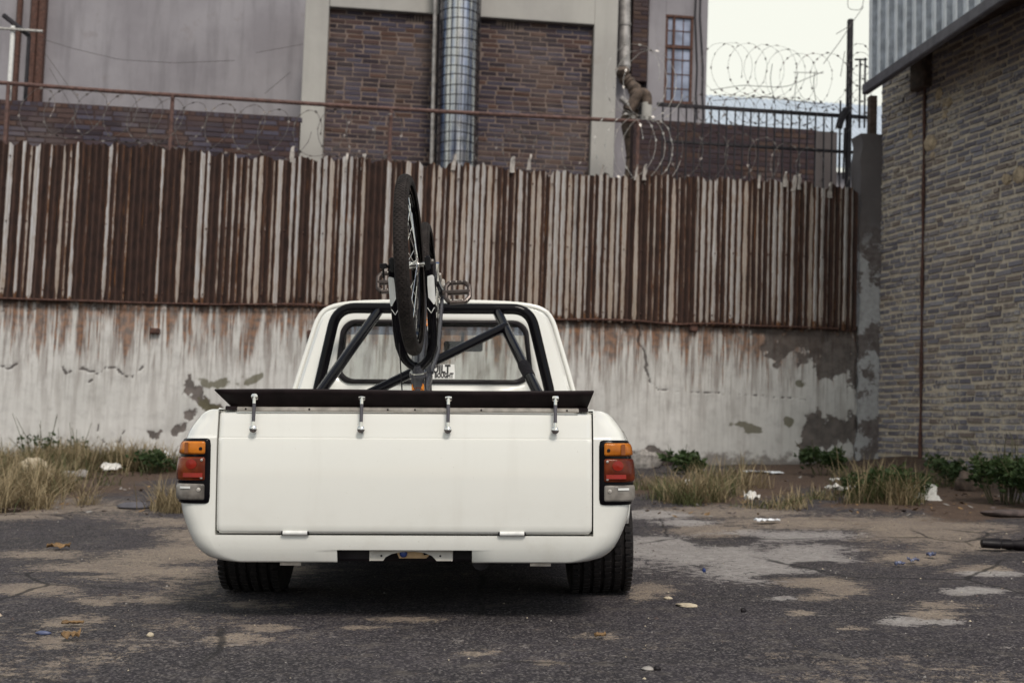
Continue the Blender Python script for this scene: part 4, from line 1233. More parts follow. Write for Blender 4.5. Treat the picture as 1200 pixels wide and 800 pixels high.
def make_body():
    zs = [.195,.200,.206,.211,.220,.228,.2365,.2385,.245,.258,.270,.283,.2855,.288,.302,.316,.330,.344,.358,.374,.39,.403,.415,.43,.45,.472,.49,.515,.537,.557,.572,.585,.596,.603,.607,.615,.625,.634,.642,.651,.66,.669,.678,.683,.688,.692,.695]
    rows = []
    for z in zs:
        w = wz(z); r = min(.07, w-.632) if z > .6 else min(.075, .07 + (.36-z)*.12 if z < .36 else .07)
        rows.append((z, ring(z, w, y0z(z), r), 0))
    rows.append((.698, ring(.698, .652, y0z(.695)+.006, .02), 1))
    rows.append((.699, ring(.699, .628, .05, .03), 2))
    rows.append((.695, ring(.695, .618, .055, .03), 2))
    rows.append((.50, ring(.50, .600, .055, .03), 2))
    vs, grid = [], []
    for z, pts, kind in rows:
        full = [(-x, y) for x, y in pts[:0:-1]] + pts
        row = []
        for x, y in full:
            if kind == 0 or kind == 1:
                fl = math.exp(-((y-AX1)/.34)**2) + math.exp(-((y-AX2)/.34)**2)
                fl *= float(sstep(.22, .34, z)*(1-sstep(.40, .52, z)))
                if abs(x) > .5 and y > .12: x += math.copysign(.018*fl, x)
                if abs(x) > .5 and y > .1 and z < .36: x += math.copysign((wz(.36)-wz(z))*.55*float(sstep(.1, .35, y)), x)
            if kind < 2 and y < .2 and abs(x) < .6222 and z > .2865: y = .045
            row.append((x, y, z))
        grid.append(row)
    mb = MB()
    n, m = len(grid), len(grid[0])
    def snap(p):
        x, y, z = p
        for ac in (AX1, AX2):
            d = math.hypot(y-ac, z-AZ)
            if abs(x) > .5 and abs(d-AR) < .028 and z < .64: return (x, ac + (y-ac)*AR/d, AZ + (z-AZ)*AR/d)
        return p
    mb.v = [snap(p) for r in grid for p in r]
    for i in range(n-1):
        for j in range(m-1):
            q = [i*m+j, i*m+j+1, (i+1)*m+j+1, (i+1)*m+j]
            c = [sum(mb.v[k][a] for k in q)/4 for a in range(3)]
            if i < 46 and any(math.hypot(c[1]-ac, c[2]-AZ) < AR-.004 and abs(c[0]) > .5 for ac in (AX1, AX2)): continue
            if c[1] < .2 and abs(c[0]) < .2224 and c[2] < .2375: continue
            mb.f.append(tuple(q)); mb.m.append(0)
    o = mb.build('body', PT, truck, sharp=38)
    md = o.modifiers.new('skin', 'SOLIDIFY'); md.thickness = .010; md.offset = -1
    return o
body = make_body()

def make_tailgate():
    x1, zb, zt = .6178, .2918, .690
    xs = sorted(set([-x1, -x1+.004, -x1+.010] + list(np.linspace(-.6, .6, 25)) + [x1-.010, x1-.004, x1]))
    zs = [zb, zb+.004, zb+.010, .32, .36, .41, .46, .5, .55, .59, .6015, .6045, .6065, .612, .63, .65, .67, .684, .690, zt]
    def bulge(x): return -.006*(1-(x/.62)**2)
    P = []
    for z in zs:
        row = []
        for x in xs:
            ex = min(x1-abs(x), .010)/.010; ez = min(z-zb, .010)/.010; et = min(zt-z, .010)/.010
            ed = .008*((1-ex)**2 + (1-ez)**2) + .014*(1-et)**2
            y = y0z(z) + bulge(x) + ed - .001
            if .603 < z < .6055: y += .0035
            if z < .60: y -= .0065*max(0, 1-((z-.44)/.17)**2)
            if x1-abs(x) < .012 and z-zb < .012:
                pass
            row.append((x, y, z))
        P.append(row)
    # the lower corners are rounded off
    for i, z in enumerate(zs):
        for j, x in enumerate(xs):
            rc = .016
            if z < zb+rc and abs(x) > x1-rc:
                dx, dz = abs(x)-(x1-rc), (zb+rc)-z
                d = max(dx, dz); h = math.hypot(dx, dz)
                if h > 1e-6:
                    k = d/h
                    P[i][j] = (math.copysign(x1-rc+dx*k, x), P[i][j][1], zb+rc-dz*k)
    mb = MB(); mb.grid(P)
    k = len(xs); nz = len(zs)
    back = [[(x, .040, z) for x, _, z in r] for r in P]
    rim = [P[0][j] for j in range(k)] + [P[i][-1] for i in range(1, nz)] + [P[-1][j] for j in range(k-2, -1, -1)] + [P[i][0] for i in range(nz-2, 0, -1)]
    rb = [back[0][j] for j in range(k)] + [back[i][-1] for i in range(1, nz)] + [back[-1][j] for j in range(k-2, -1, -1)] + [back[i][0] for i in range(nz-2, 0, -1)]
    mb.grid([rb, rim], closed=True)
    mb.grid(back, flip=True)
    tg = mb.build('tailgate', PT, truck, sharp=40)
    tg['label'] = 'flat white tailgate with a pressed crease near its top'
    for px in (349.5, 601):
        x = (px-476)*.002833
        h = MB()
        h.tube([(x-.040, -.006, .293), (x+.040, -.006, .293)], .0078, 12)
        for e in (-1, 1): h.tube([(x+e*.018, -.006, .293), (x+e*.0215, -.006, .293)], .0075, 12, 1)
        h.tube([(x-.045, -.005, .293), (x-.040, -.005, .293)], .007, 10, 1); h.tube([(x+.040, -.005, .293), (x+.045, -.005, .293)], .0062, 10, 1)
        h.bbox((x-.036, -.004, .286), (x+.036, .012, .302), .002)
        h.build('hinge', [MT['white_paint'], MT['black_matt']], tg)
    return tg
tailgate = make_tailgate()

# black sheet behind the tailgate, seen through the shut line
mb = MB(); mb.box((-.622, .041, .29), (.622, .044, .69)); mb.build('shut_line', MT['black_matt'], truck)

# ---- rear lamps wrap round the corners
def surf(s, z, off):
    """Point on the tail: s runs along the outline from the tail centre; off lifts it outwards."""
    w = wz(z); r = .07; y0 = y0z(z)
    wr = w - r
    if s <= wr: return (s, y0-off, z)
    a = (s-wr)/r
    if a <= math.pi/2: return (wr + (r+off)*math.sin(a), y0 + r - (r+off)*math.cos(a), z)
    return (w+off, y0 + r + (s-wr-r*math.pi/2), z)
def patch(s0, s1, z0, z1, off, rc, dep, side, name, mat, parent, ns=18, nz=12, taper=0.0, crown=.0):
    """A rounded-corner pad following the tail surface."""
    rim = .006
    rows = []
    ss = [0, rim*.4, rim] + [rim + (s1-s0-2*rim)*k/ns for k in range(1, ns)] + [s1-s0-rim, s1-s0-rim*.4, s1-s0]
    zz = [0, rim*.4, rim] + [rim + (z1-z0-2*rim)*k/nz for k in range(1, nz)] + [z1-z0-rim, z1-z0-rim*.4, z1-z0]
    S, Z = s1-s0, z1-z0
    for zi in zz:
        row = []
        for si in ss:
            x, y = si, zi
            cx = rc if x < rc else (S-rc if x > S-rc else x); cy = rc if y < rc else (Z-rc if y > Z-rc else y)
            dx, dy = x-cx, y-cy
            if dx and dy:
                d = max(abs(dx), abs(dy)); h = math.hypot(dx, dy); x, y = cx + dx*d/h, cy + dy*d/h
            e = min(min(si, S-si), min(zi, Z-zi)); e = min(e, rim)/rim
            o = off - dep*(1-e)**2 if e < 1 else off + crown*math.sin(math.pi*si/S)*math.sin(math.pi*zi/Z)
            p = surf(s0 + x - taper*(y/Z), z0 + y, o)
            row.append((p[0]*side, p[1], p[2]))
        rows.append(row)
    mb = MB(); mb.grid(rows, flip=(side < 0))
    return mb.build(name, mat, parent, sharp=50)
for side in (-1, 1):
    lo = patch(.640, .835, .386, .603, .007, .016, .011, side, 'rear_lamp', MT['black_gloss'], truck)
    lo['label'] = 'left rear lamp cluster, amber over red over clear' if side < 0 else 'right rear lamp cluster, amber over red over clear'
    for nm, z0, z1, mt, off in (('indicator_lens', .548, .593, 'amber', .0110), ('brake_lens', .462, .541, 'red', .0118), ('reversing_lens', .398, .454, 'clear', .0110)):
        ln = patch(.657, .830, z0, z1, off, .008, .006, side, nm, MT[mt], lo, crown=.003)
        def disc(s, z, r, mat, o2, name):
            P = []
            for k in (1.0, .85, .01):
                P.append([surf(s + r*k*math.cos(t), z + r*k*math.sin(t), off + o2*(1.2-k) + .003) for t in [2*math.pi*q/20 for q in range(20)]])
            P = [[(p[0]*side, p[1], p[2]) for p in r_] for r_ in P]
            d = MB(); d.grid(P, closed=True, flip=(side < 0)); return d.build(name, MT[mat], lo)
        if nm == 'brake_lens':
            disc(.700, z1-.024, .0165, 'red_spot', .002, 'reflector_disc')
            for a, b in ((.668, z0+.010), (.668, z1-.010)): disc(a, b, .0042, 'alu', .001, 'lens_screw')
            # moulded bar under the disc
            P = [[surf(s, z, off+.0045 - .0015*k) for s in np.linspace(.664, .725, 6)] for k, z in enumerate((z0+.012, z0+.026))]
            d = MB(); d.grid([[(p[0]*side, p[1], p[2]) for p in r_] for r_ in P], flip=(side < 0)); d.build('lens_rib', MT['red_spot'], lo)
        if nm == 'indicator_lens':
            disc(.672, z0+.020, .0055, 'black_matt', .001, 'lens_screw')
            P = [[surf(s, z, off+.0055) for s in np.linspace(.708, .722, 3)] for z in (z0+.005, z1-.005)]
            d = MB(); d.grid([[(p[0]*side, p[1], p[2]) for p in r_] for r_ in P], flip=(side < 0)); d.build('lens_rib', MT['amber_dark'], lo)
        if nm == 'reversing_lens':
            disc(.676, z0+.036, .0065, 'alu', .001, 'bulb_holder')
            P = [[surf(s, z, off+.0055) for s in np.linspace(.70, .735, 4)] for z in (z1-.017, z1-.010)]
            d = MB(); d.grid([[(p[0]*side, p[1], p[2]) for p in r_] for r_ in P], flip=(side < 0)); d.build('lens_rib', MT['white'], lo)

# ---- boot lip board and its four struts
def make_spoiler():
    mb = MB()
    zb, zt = .702, .759
    x0b, x1b, x0t, x1t = -.577, .602, -.628, .622
    P = []
    for t in (0, .25, .5, .75, 1):
        y = .022 - .052*t
        row = []
        for k in range(25):
            f = k/24
            xb, xt = x0b + (x1b-x0b)*f, x0t + (x1t-x0t)*f
            row.append((xb + (xt-xb)*t, y + .004*math.sin(f*9+t), zb + (zt-zb)*t + .0018*math.sin(f*7)*t))
        P.append(row)
    mb.grid(P)
    o = mb.build('rear_spoiler', MT['black_board'], truck)
    md = o.modifiers.new('thickness', 'SOLIDIFY'); md.thickness = .007; md.offset = -1
    mb = MB(); mb.bbox((-.560, .006, .692), (.575, .030, .7065), .003); mb.bbox((-.60, .014, .695), (-.558, .03, .709), .003, 1); mb.bbox((.560, .012, .694), (.606, .028, .709), .003, 1)
    for x in (-.53, -.06, .03, .535, .25, -.32):
        mb.tube([(x, .0065, .699), (x, .0035, .699)], .0035, 8, 1)
    mb.build('mounting_strip', [MT['alu'], MT['black_board']], o)
    for px in (300, 425, 526, 651):
        x = (px-476)*.002833
        r = MB()
        a, b = Vector((x+.0, -.012, .738)), Vector((x-.001, -.022, .632))
        r.tube([a.lerp(b, .18), a.lerp(b, .78)], .0058, 10, 1)
        for p, q in ((0, .2), (.76, 1.0)): r.tube([a.lerp(b, p), a.lerp(b, q)], .0062, 10)
        r.tube([(x, .02, .7395), (x, -.014, .7395)], [.004, .004], 8)
        r.lathe([(.0001, -.018), (.011, -.016), (.0135, -.011), (.012, -.006), (.0, -.005)], (x, .0, .7395), 'Y', 14)
        r.lathe([(.0001, -.016), (.007, -.015), (.0125, -.010), (.0125, -.002), (.009, .006)], (x-.001, -.012, .6335), 'Y', 14)
        r.build('strut', [MT['chrome'], MT['sheet_grey']], o)
    return o
make_spoiler()

# ---- bed
mb = MB(); mb.bbox((-.60, .05, .485), (.60, 1.93, .50), .002)
for k in range(13):
    x = -.54 + k*.09; mb.bbox((x-.018, .06, .499), (x+.018, 1.92, .506), .002)
mb.build('bed_floor', PT, truck)
mb = MB(); mb.bbox((-.62, 1.90, .49), (.62, 1.925, .72), .004); mb.build('bulkhead', PT, truck)

# ---- cab
CW = [(.66,.700),(.70,.697),(.75,.690),(.80,.678),(.834,.667),(.90,.650),(1.0,.622),(1.08,.599),(1.13,.585),(1.155,.577),(1.176,.568),(1.195,.557),(1.21,.544),(1.222,.524),(1.232,.499),(1.240,.464),(1.246,.42),(1.251,.35),(1.2545,.25),(1.257,.12),(1.258,0)]
def yr(z): return 1.95 + .17*(z-.70)
def yf(z): return 3.22 - .60*(z-.70)/.5
half = [(w, z) for z, w in CW]
OUT = half + [(-w, z) for w, z in half[-2::-1]]
def outline_at(ang, c, scale):
    """Where a line from c at this angle leaves the cab outline."""
    best = None
    pts = OUT + [(-.45, .66), (0, .66), (.45, .66)]
    d = (math.cos(ang), math.sin(ang))
    for i in range(len(pts)):
        a, b = pts[i], pts[(i+1) % len(pts)]
        ax_, az = a[0]-c[0], a[1]-c[1]; ex, ez = b[0]-a[0], b[1]-a[1]
        den = d[0]*ez - d[1]*ex
        if abs(den) < 1e-12: continue
        t = (ax_*ez - az*ex)/den; s = (ax_*d[1] - az*d[0])/den
        if t > 0 and -1e-6 <= s <= 1+1e-6 and (best is None or t > best): best = t
    return (c[0] + d[0]*best*scale, c[1] + d[1]*best*scale)
def rrect(wb, wt, z0, z1, rc, n=10):
    """Rounded rectangle, wider at the foot; counter-clockwise in x, z from the lower right."""
    out = []
    for cx, cz, a0 in ((1, 0, -90), (1, 1, 0), (-1, 1, 90), (-1, 0, 180)):
        zc = (z1-rc) if cz else (z0+rc)
        w = wb + (wt-wb)*((zc-z0)/(z1-z0))
        for k in range(n+1):
            a = math.radians(a0 + 90*k/n)
            out.append((cx*(w-rc) + rc*math.cos(a), zc + rc*math.sin(a)))
    # split the long edges
    res = []
    for i, p in enumerate(out):
        q = out[(i+1) % len(out)]
        res.append(p)
        L = math.dist(p, q)
        if L > .12:
            m_ = int(L/.06)
            res += [(p[0]+(q[0]-p[0])*k/m_, p[1]+(q[1]-p[1])*k/m_) for k in range(1, m_)]
    return res
REAR = rrect(.470, .440, .868, 1.158, .075)
FRONT = rrect(.60, .50, .80, 1.205, .06)
def end_panel(mb, hole, yfun, c, sgn):
    rings = []
    for f in (0, .30, .75, .93):
        row = []
        for hx, hz in hole:
            ang = math.atan2(hz-c[1], hx-c[0])
            ox, oz = outline_at(ang, c, .965)
            x, z = hx + (ox-hx)*f/.93, hz + (oz-hz)*f/.93
            crown = -.022*sgn*(1-(x/.7)**2) + (.006*sgn*math.sin(min(1, f/.5)*math.pi) if f < .5 else 0)
            row.append((x, yfun(z) + crown, z))
        rings.append(row)
    row = []
    for hx, hz in hole:
        ang = math.atan2(hz-c[1], hx-c[0]); x, z = outline_at(ang, c, .990); row.append((x, yfun(z) + .012*sgn - .022*sgn*(1-(x/.7)**2)*.6, z))
    rings.append(row)
    row = []
    for hx, hz in hole:
        ang = math.atan2(hz-c[1], hx-c[0]); x, z = outline_at(ang, c, 1.0); row.append((x, yfun(z) + .035*sgn, z))
    rings.append(row)
    mb.grid(rings, closed=True, flip=(sgn > 0))
cabm = MB()
end_panel(cabm, REAR, yr, (0, 1.0), 1)
end_panel(cabm, FRONT, yf, (0, 1.0), -1)
ts = [0, .03, .10, .12, .30, .5, .68, .80, .9, .97, 1]
P = []
dense = []
for i in range(len(OUT)-1):
    a, b = OUT[i], OUT[i+1]
    for k in range(2): dense.append((a[0]+(b[0]-a[0])*k/2, a[1]+(b[1]-a[1])*k/2))
dense.append(OUT[-1])
for t in ts:
    row = []
    for x, z in dense:
        ya, yb = yr(z)+.035, yf(z)-.035
        row.append((x*(1+.012*math.sin(math.pi*t)), ya + (yb-ya)*t, z + .012*math.sin(math.pi*t)*float(sstep(1.16, 1.25, z))))
    P.append(row)
n, m = len(P), len(P[0])
b0 = len(cabm.v); cabm.v += [p for r in P for p in r]
side_open = {-1: [], 1: []}
for i in range(n-1):
    for j in range(m-1):
        q = (b0+i*m+j, b0+i*m+j+1, b0+(i+1)*m+j+1, b0+(i+1)*m+j)
        z = sum(cabm.v[k][2] for k in q)/4
        if 2 <= i <= 7 and .80 < z < 1.13:
            side_open[1 if cabm.v[q[0]][0] > 0 else -1].append([cabm.v[k] for k in q]); continue
        cabm.f.append(q); cabm.m.append(0)
cab = cabm.build('cab', [PT, MT['trim']], truck, sharp=32)
md = cab.modifiers.new('skin', 'SOLIDIFY'); md.thickness = .022; md.offset = -1; md.material_offset = 1
cab['label'] = 'white cab with a rubber-framed rear window'
def pane(hole, yfun, sgn, mat, name, parent, off=.0, z_lo=None, z_hi=None):
    P = []
    zs = np.linspace(min(p[1] for p in hole), max(p[1] for p in hole), 15)
    for z in zs:
        xx = [p[0] for p in hole]
        # width of the hole at this height
        w = 0
        for i in range(len(hole)):
            a, b = hole[i], hole[(i+1) % len(hole)]
            if (a[1]-z)*(b[1]-z) <= 0 and abs(a[1]-b[1]) > 1e-9: w = max(w, abs(a[0] + (b[0]-a[0])*(z-a[1])/(b[1]-a[1])))
        if w == 0: w = max(abs(p[0]) for p in hole if abs(p[1]-z) < 1e-6)
        P.append([(w*f, yfun(z) - .022*sgn*(1-(w*f/.7)**2) + off, z) for f in np.linspace(-1, 1, 13)])
    if z_lo is not None: P = [r for r in P if r[0][2] >= z_lo]
    mb = MB(); mb.grid(P, flip=(sgn < 0))
    return mb.build(name, mat, parent)
rw = pane(REAR, yr, 1, MT['glass'], 'rear_window', truck, .006)
pane(FRONT, yf, -1, MT['glass'], 'windscreen', truck, -.006)
ss_ = pane(FRONT, yf, -1, MT['glass_blue'], 'sunstrip', cab, -.012, 1.135)
for s in (-1, 1):
    mb = MB()
    for q in side_open[s]: mb.add([(p[0]*.992, p[1], p[2]) for p in q], [(3, 2, 1, 0)])
    mb.build('side_window', MT['glass'], truck)
mb = MB(); pth = [(x*1.008, yr(z) - .022*(1-(x/.7)**2) - .003, 1.0 + (z-1.0)*1.014) for x, z in REAR]
rows = []
for k in range(8):
    a = 2*math.pi*k/8
    rows.append([(x*(1 + .026*math.cos(a)), y - .010*math.sin(a), 1.012 + (z-1.012)*(1 + .075*math.cos(a))) for x, y, z in pth])
rows.append(rows[0]); mb.grid(rows, closed=True)
mb.build('window_gasket', MT['black_matt'], rw)
# sticker inside the rear glass: only its right half shows past the bicycle
def text_mesh(txt, size, mat, name, parent, M, bold=.0, extr=.0004, sx=1.0):
    cu = bpy.data.curves.new(name, 'FONT'); cu.body = txt; cu.size = size; cu.align_x = 'CENTER'; cu.extrude = extr; cu.offset = bold; cu.resolution_u = 2
    tmp = bpy.data.objects.new(name, cu); C.objects.link(tmp)
    me = bpy.data.meshes.new_from_object(tmp.evaluated_get(bpy.context.evaluated_depsgraph_get()))
    bpy.data.objects.remove(tmp); bpy.data.curves.remove(cu)
    me.transform(M @ Matrix.Diagonal((sx, 1, 1, 1)))
    me.materials.clear(); me.materials.append(mat)
    me.name = name
    return link(name, me, parent)
stx, stz = -.020, .914
def flat(x, z, off):
    tl = math.atan(.17)
    return Matrix.Translation((x, yr(z) - .022*(1-(x/.7)**2) + off, z)) @ Matrix.Rotation(math.pi/2 - tl, 4, 'X')
mb = MB(); pts = [(-.045, -.034), (.122, -.034), (.122, -.006), (.119, .038), (-.03, .038), (-.045, .0)]
Mst = flat(stx, stz, -.000)
mb.prism([Mst @ Vector((x, y, 0)) for x, y in pts], Mst.to_3x3() @ Vector((0, 0, .0008)))
sk = mb.build('window_sticker', MT['white'], rw)
sk['label'] = 'white window sticker with bold black lettering'
text_mesh('BUILT', .056, MT['ink'], 'sticker_line', sk, flat(stx+.045, stz-.004, -.0022), .0026, .0004, .74)
text_mesh('NOT BOUGHT', .033, MT['ink'], 'sticker_line', sk, flat(stx+.042, stz-.028, -.0022), .0016, .0004, .66)
# interior seen through the glass
mb = MB(); mb.bbox((-.62, 2.62, .62), (.62, 3.08, .845), .05); mb.bbox((.12, 2.55, .80), (.52, 2.75, .868), .03); mb.build('dashboard', MT['trim'], truck)
mb = MB(); mb.bbox((-.58, 2.10, .50), (.58, 2.25, .845), .05); mb.bbox((-.58, 2.2, .45), (.58, 2.6, .58), .04); mb.build('bench_seat', MT['trim'], truck)
mb = MB(); mb.bbox((.02, 2.62, 1.055), (.23, 2.65, 1.11), .008); mb.tube([(.12, 2.65, 1.11), (.12, 2.75, 1.16)], .008, 8); mb.build('rear_view_mirror', MT['black_matt'], truck)
mb = MB(); c0 = Vector((.33, 2.60, .68))
mb.tube([c0 + Vector((.18*math.cos(t), .06*math.sin(t), .17*math.sin(t))) for t in [2*math.pi*k/28 for k in range(28)]], .012, 8, closed=True)
mb.tube([c0, c0+Vector((0, .25, -.1))], .02, 8); mb.build('steering_wheel', MT['black_matt'], truck)
# drip rails
for s in (-1, 1):
    mb = MB(); pts = [(s*(w+.006), yr(z)+.045, z) for z, w in CW if .74 < z < 1.215] + [(s*.548, 2.3, 1.222), (s*.548, 2.62, 1.215)]
    mb.tube(pts, .007, 6); mb.build('drip_rail', PT, truck)
# bonnet and nose
P = []
for t in np.linspace(0, 1, 9):
    y = 2.98 + .93*t
    P.append([(x*(1-.05*t*t), y, .705 + .085*(1-t)**.7*(1-(x/.74)**2*.55) - .035*t*t + .0*x) for x in np.linspace(-.70, .70, 17)])
mb = MB(); mb.grid(P); mb.build('bonnet', PT, truck)
mb = MB(); mb.bbox((-.60, 3.80, .36), (.60, 3.90, .62), .02); mb.build('grille', MT['black_matt'], truck)
for s in (-1, 1):
    mb = MB(); mb.lathe([(.0001, .03), (.07, .022), (.085, 0), (.085, -.05)], (s*.5, 3.90, .53), 'Y', 24); mb.build('headlight', MT['clear'], truck)

# ---- roll hoop, stays and brace
def bar_path(pts, r=.1): return fillet(pts, r, 8)
rbM = MT['black_gloss']
mb = MB()
mb.tube(bar_path([(-.575, 1.86, .50), (-.545, 1.86, .83), (-.462, 1.86, 1.213), (.462, 1.86, 1.213), (.555, 1.86, .83), (.58, 1.86, .50)], .11), .0255, 14)
hoop = mb.build('roll_bar', rbM, truck)
for a, b in (((-.262, 1.86, 1.20), (-.555, .60, .50)), ((.305, 1.86, 1.20), (.595, .60, .50))):
    mb = MB(); mb.tube([a, b], .0235, 14); st_ = mb.build('stay', rbM, hoop)
    mb = MB(); mb.bbox((b[0]-.05, b[1]-.05, .500), (b[0]+.05, b[1]+.05, .508), .002); mb.build('foot_plate', rbM, hoop)
mb = MB(); mb.tube([(.345, 1.69, 1.115), (-.62, .62, .55)], .021, 14); mb.build('diagonal_brace', rbM, hoop)
# tie straps wound on the right stay
mb = MB(); a, b = Vector((.305, 1.86, 1.20)), Vector((.595, .60, .50))
for k in range(10):
    f = .40 + k*.009; p = a.lerp(b, f)
    mb.tube([p, p + (b-a).normalized()*.004], .0265, 12)
mb.build('wound_cord', MT['dark_steel'], hoop)

# ---- under the tail
mb = MB()
arch = [(.155, .2), (.155, .24), (-.115, .24), (-.115, .2), (-.072, .2), (-.064, .2115), (-.045, .222), (-.01, .229), (.03, .230), (.065, .226), (.09, .216), (.105, .2)]
mb.prism([(x-.0, .035, z) for x, z in arch][::-1], (0, .004, 0))
mb.bbox((-.118, .034, .199), (-.113, .10, .242), .001); mb.bbox((.153, .034, .199), (.158, .10, .242), .001)
for x in (-.078, .117): mb.tube([(x, .0345, .2165), (x, .032, .2165)], .0035, 8, 1)
mb.build('tow_bracket', [MT['alu_white'], MT['black_matt']], truck)
mb = MB()
pl = [(-.035, .240), (-.02, .2065), (.07, .2065), (.085, .222), (.062, .216), (.052, .240)]
mb.prism([(x, .052, z) for x, z in pl], (0, .01, 0)); pf = mb.build('plywood_plate', MT['wood'], truck)
mb = MB(); mb.lathe([(.0001, -.012), (.008, -.011), (.0125, -.005), (.0125, .004)], (.012-.018, .051, .222), 'Y', 14); mb.build('blue_plug', MT['blue'], pf)
mb = MB(); mb.bbox((-.55, .10, .19), (.55, .14, .30), .01)
mb.bbox((-.45, .1, .26), (-.36, 3.0, .34), .01); mb.bbox((.36, .1, .26), (.45, 3.0, .34), .01)
mb.tube([(-.62, AX1, .285), (.62, AX1, .285)], .035, 10); mb.ball((.0, AX1, .285), .11, 8)
mb.bbox((-.60, .10, .34), (.60, 1.9, .40), .01)
mb.tube([(.25, .12, .19), (.25, 2.0, .2)], .03, 10)
mb.bbox((-.70, 1.9, .20), (.70, 3.8, .35), .02)
mb.build('chassis', MT['dark_steel'], truck)
for x in (-.38, .45):
    mb = MB(); mb.bbox((x-.035, .045, .182), (x+.035, .05, .21), .001); mb.build('bumper_tab', MT['alu'], truck)
# inner arches keep daylight out
for s in (-1, 1):
    for ac in (AX1, AX2):
        P = [[(s*(.45 + .25*k), ac + .345*math.cos(t), AZ + .345*math.sin(t)) for t in np.linspace(-.15, math.pi+.15, 16)] for k in (0, 1)]
        mb = MB(); mb.grid(P); mb.add(P[0], [tuple(range(16))]); mb.build('wheel_arch_liner', MT['black_matt'], truck)
        P = []
        for u, o in ((AR-.012, .0), (AR-.004, .022), (AR+.012, .030), (AR+.045, .012), (AR+.06, -.012)):
            P.append([(s*(.788 + o - .03*abs(t-math.pi/2)**2*.4), ac + u*math.cos(t), AZ + u*math.sin(t)*.94) for t in np.linspace(.02, math.pi-.02, 28)])
        mb = MB(); mb.grid(P); o = mb.build('fender_flare', PT, truck)
        md = o.modifiers.new('skin', 'SOLIDIFY'); md.thickness = .006
# ---- wheels
def wheel(cx, cy, side, camber):
    root_ = link('wheel', None, truck)
    root_.matrix_local = Matrix.Translation((cx, cy, .271)) @ Matrix.Rotation(camber*side, 4, 'Y')
    W, Ro = .118, .272
    prof = [(.17, -W*.86), (.20, -W), (.235, -W*1.03), (.255, -W*.96), (.266, -W*.86)]
    for g in (-.68, -.34, 0, .34, .68):
        c = g*W
        if len(prof) > 5: pass
        prof += [(Ro, c-.013*1.0), (Ro-.008, c-.0085+.003), (Ro-.008, c+.0055), (Ro, c+.010)] if True else []
    prof += [(.266, W*.86), (.255, W*.96), (.235, W*1.03), (.20, W), (.17, W*.86)]
    prof = prof if side > 0 else [(r, -h) for r, h in prof[::-1]]
    mb = MB(); mb.lathe(prof, (0, 0, 0), 'X', 64)
    # cross sipes
    mb.build('tyre', MT['rubber'], root_, sharp=30)
    mb = MB()
    for k in range(60):
        a = 2*math.pi*k/60
        for c in (-.85, -.5, -.17, .17, .5, .85):
            M_ = Matrix.Rotation(a + c*.06*(1 if c > 0 else -1), 4, 'X') @ Matrix.Translation((c*W, 0, Ro-.0015))
            mb.box((-.013, -.0085, -.004), (.013, .0085, .0035), 0, M_)
    bl = mb.build('tread_blocks', MT['rubber'], root_, smooth=False); bl['kind'] = 'stuff'
    mb = MB(); s = side
    mb.lathe([(.172, -.10), (.165, -.09), (.155, 0), (.15, s*.03), (.165, s*.085), (.178, s*.105), (.172, s*.108)], (0, 0, 0), 'X', 40)
    mb.lathe([(.15, s*.03), (.10, s*.045), (.05, s*.04), (.03, s*.05), (.0001, s*.05)], (0, 0, 0), 'X', 40)
    mb.build('rim', MT['alu'], root_)
for cx, cy, s in ((-.628, AX1, -1), (.700, AX1, 1), (-.685, AX2, -1), (.685, AX2, 1)):
    wheel(cx, cy, s, -.055 if cy == AX1 else -.03)
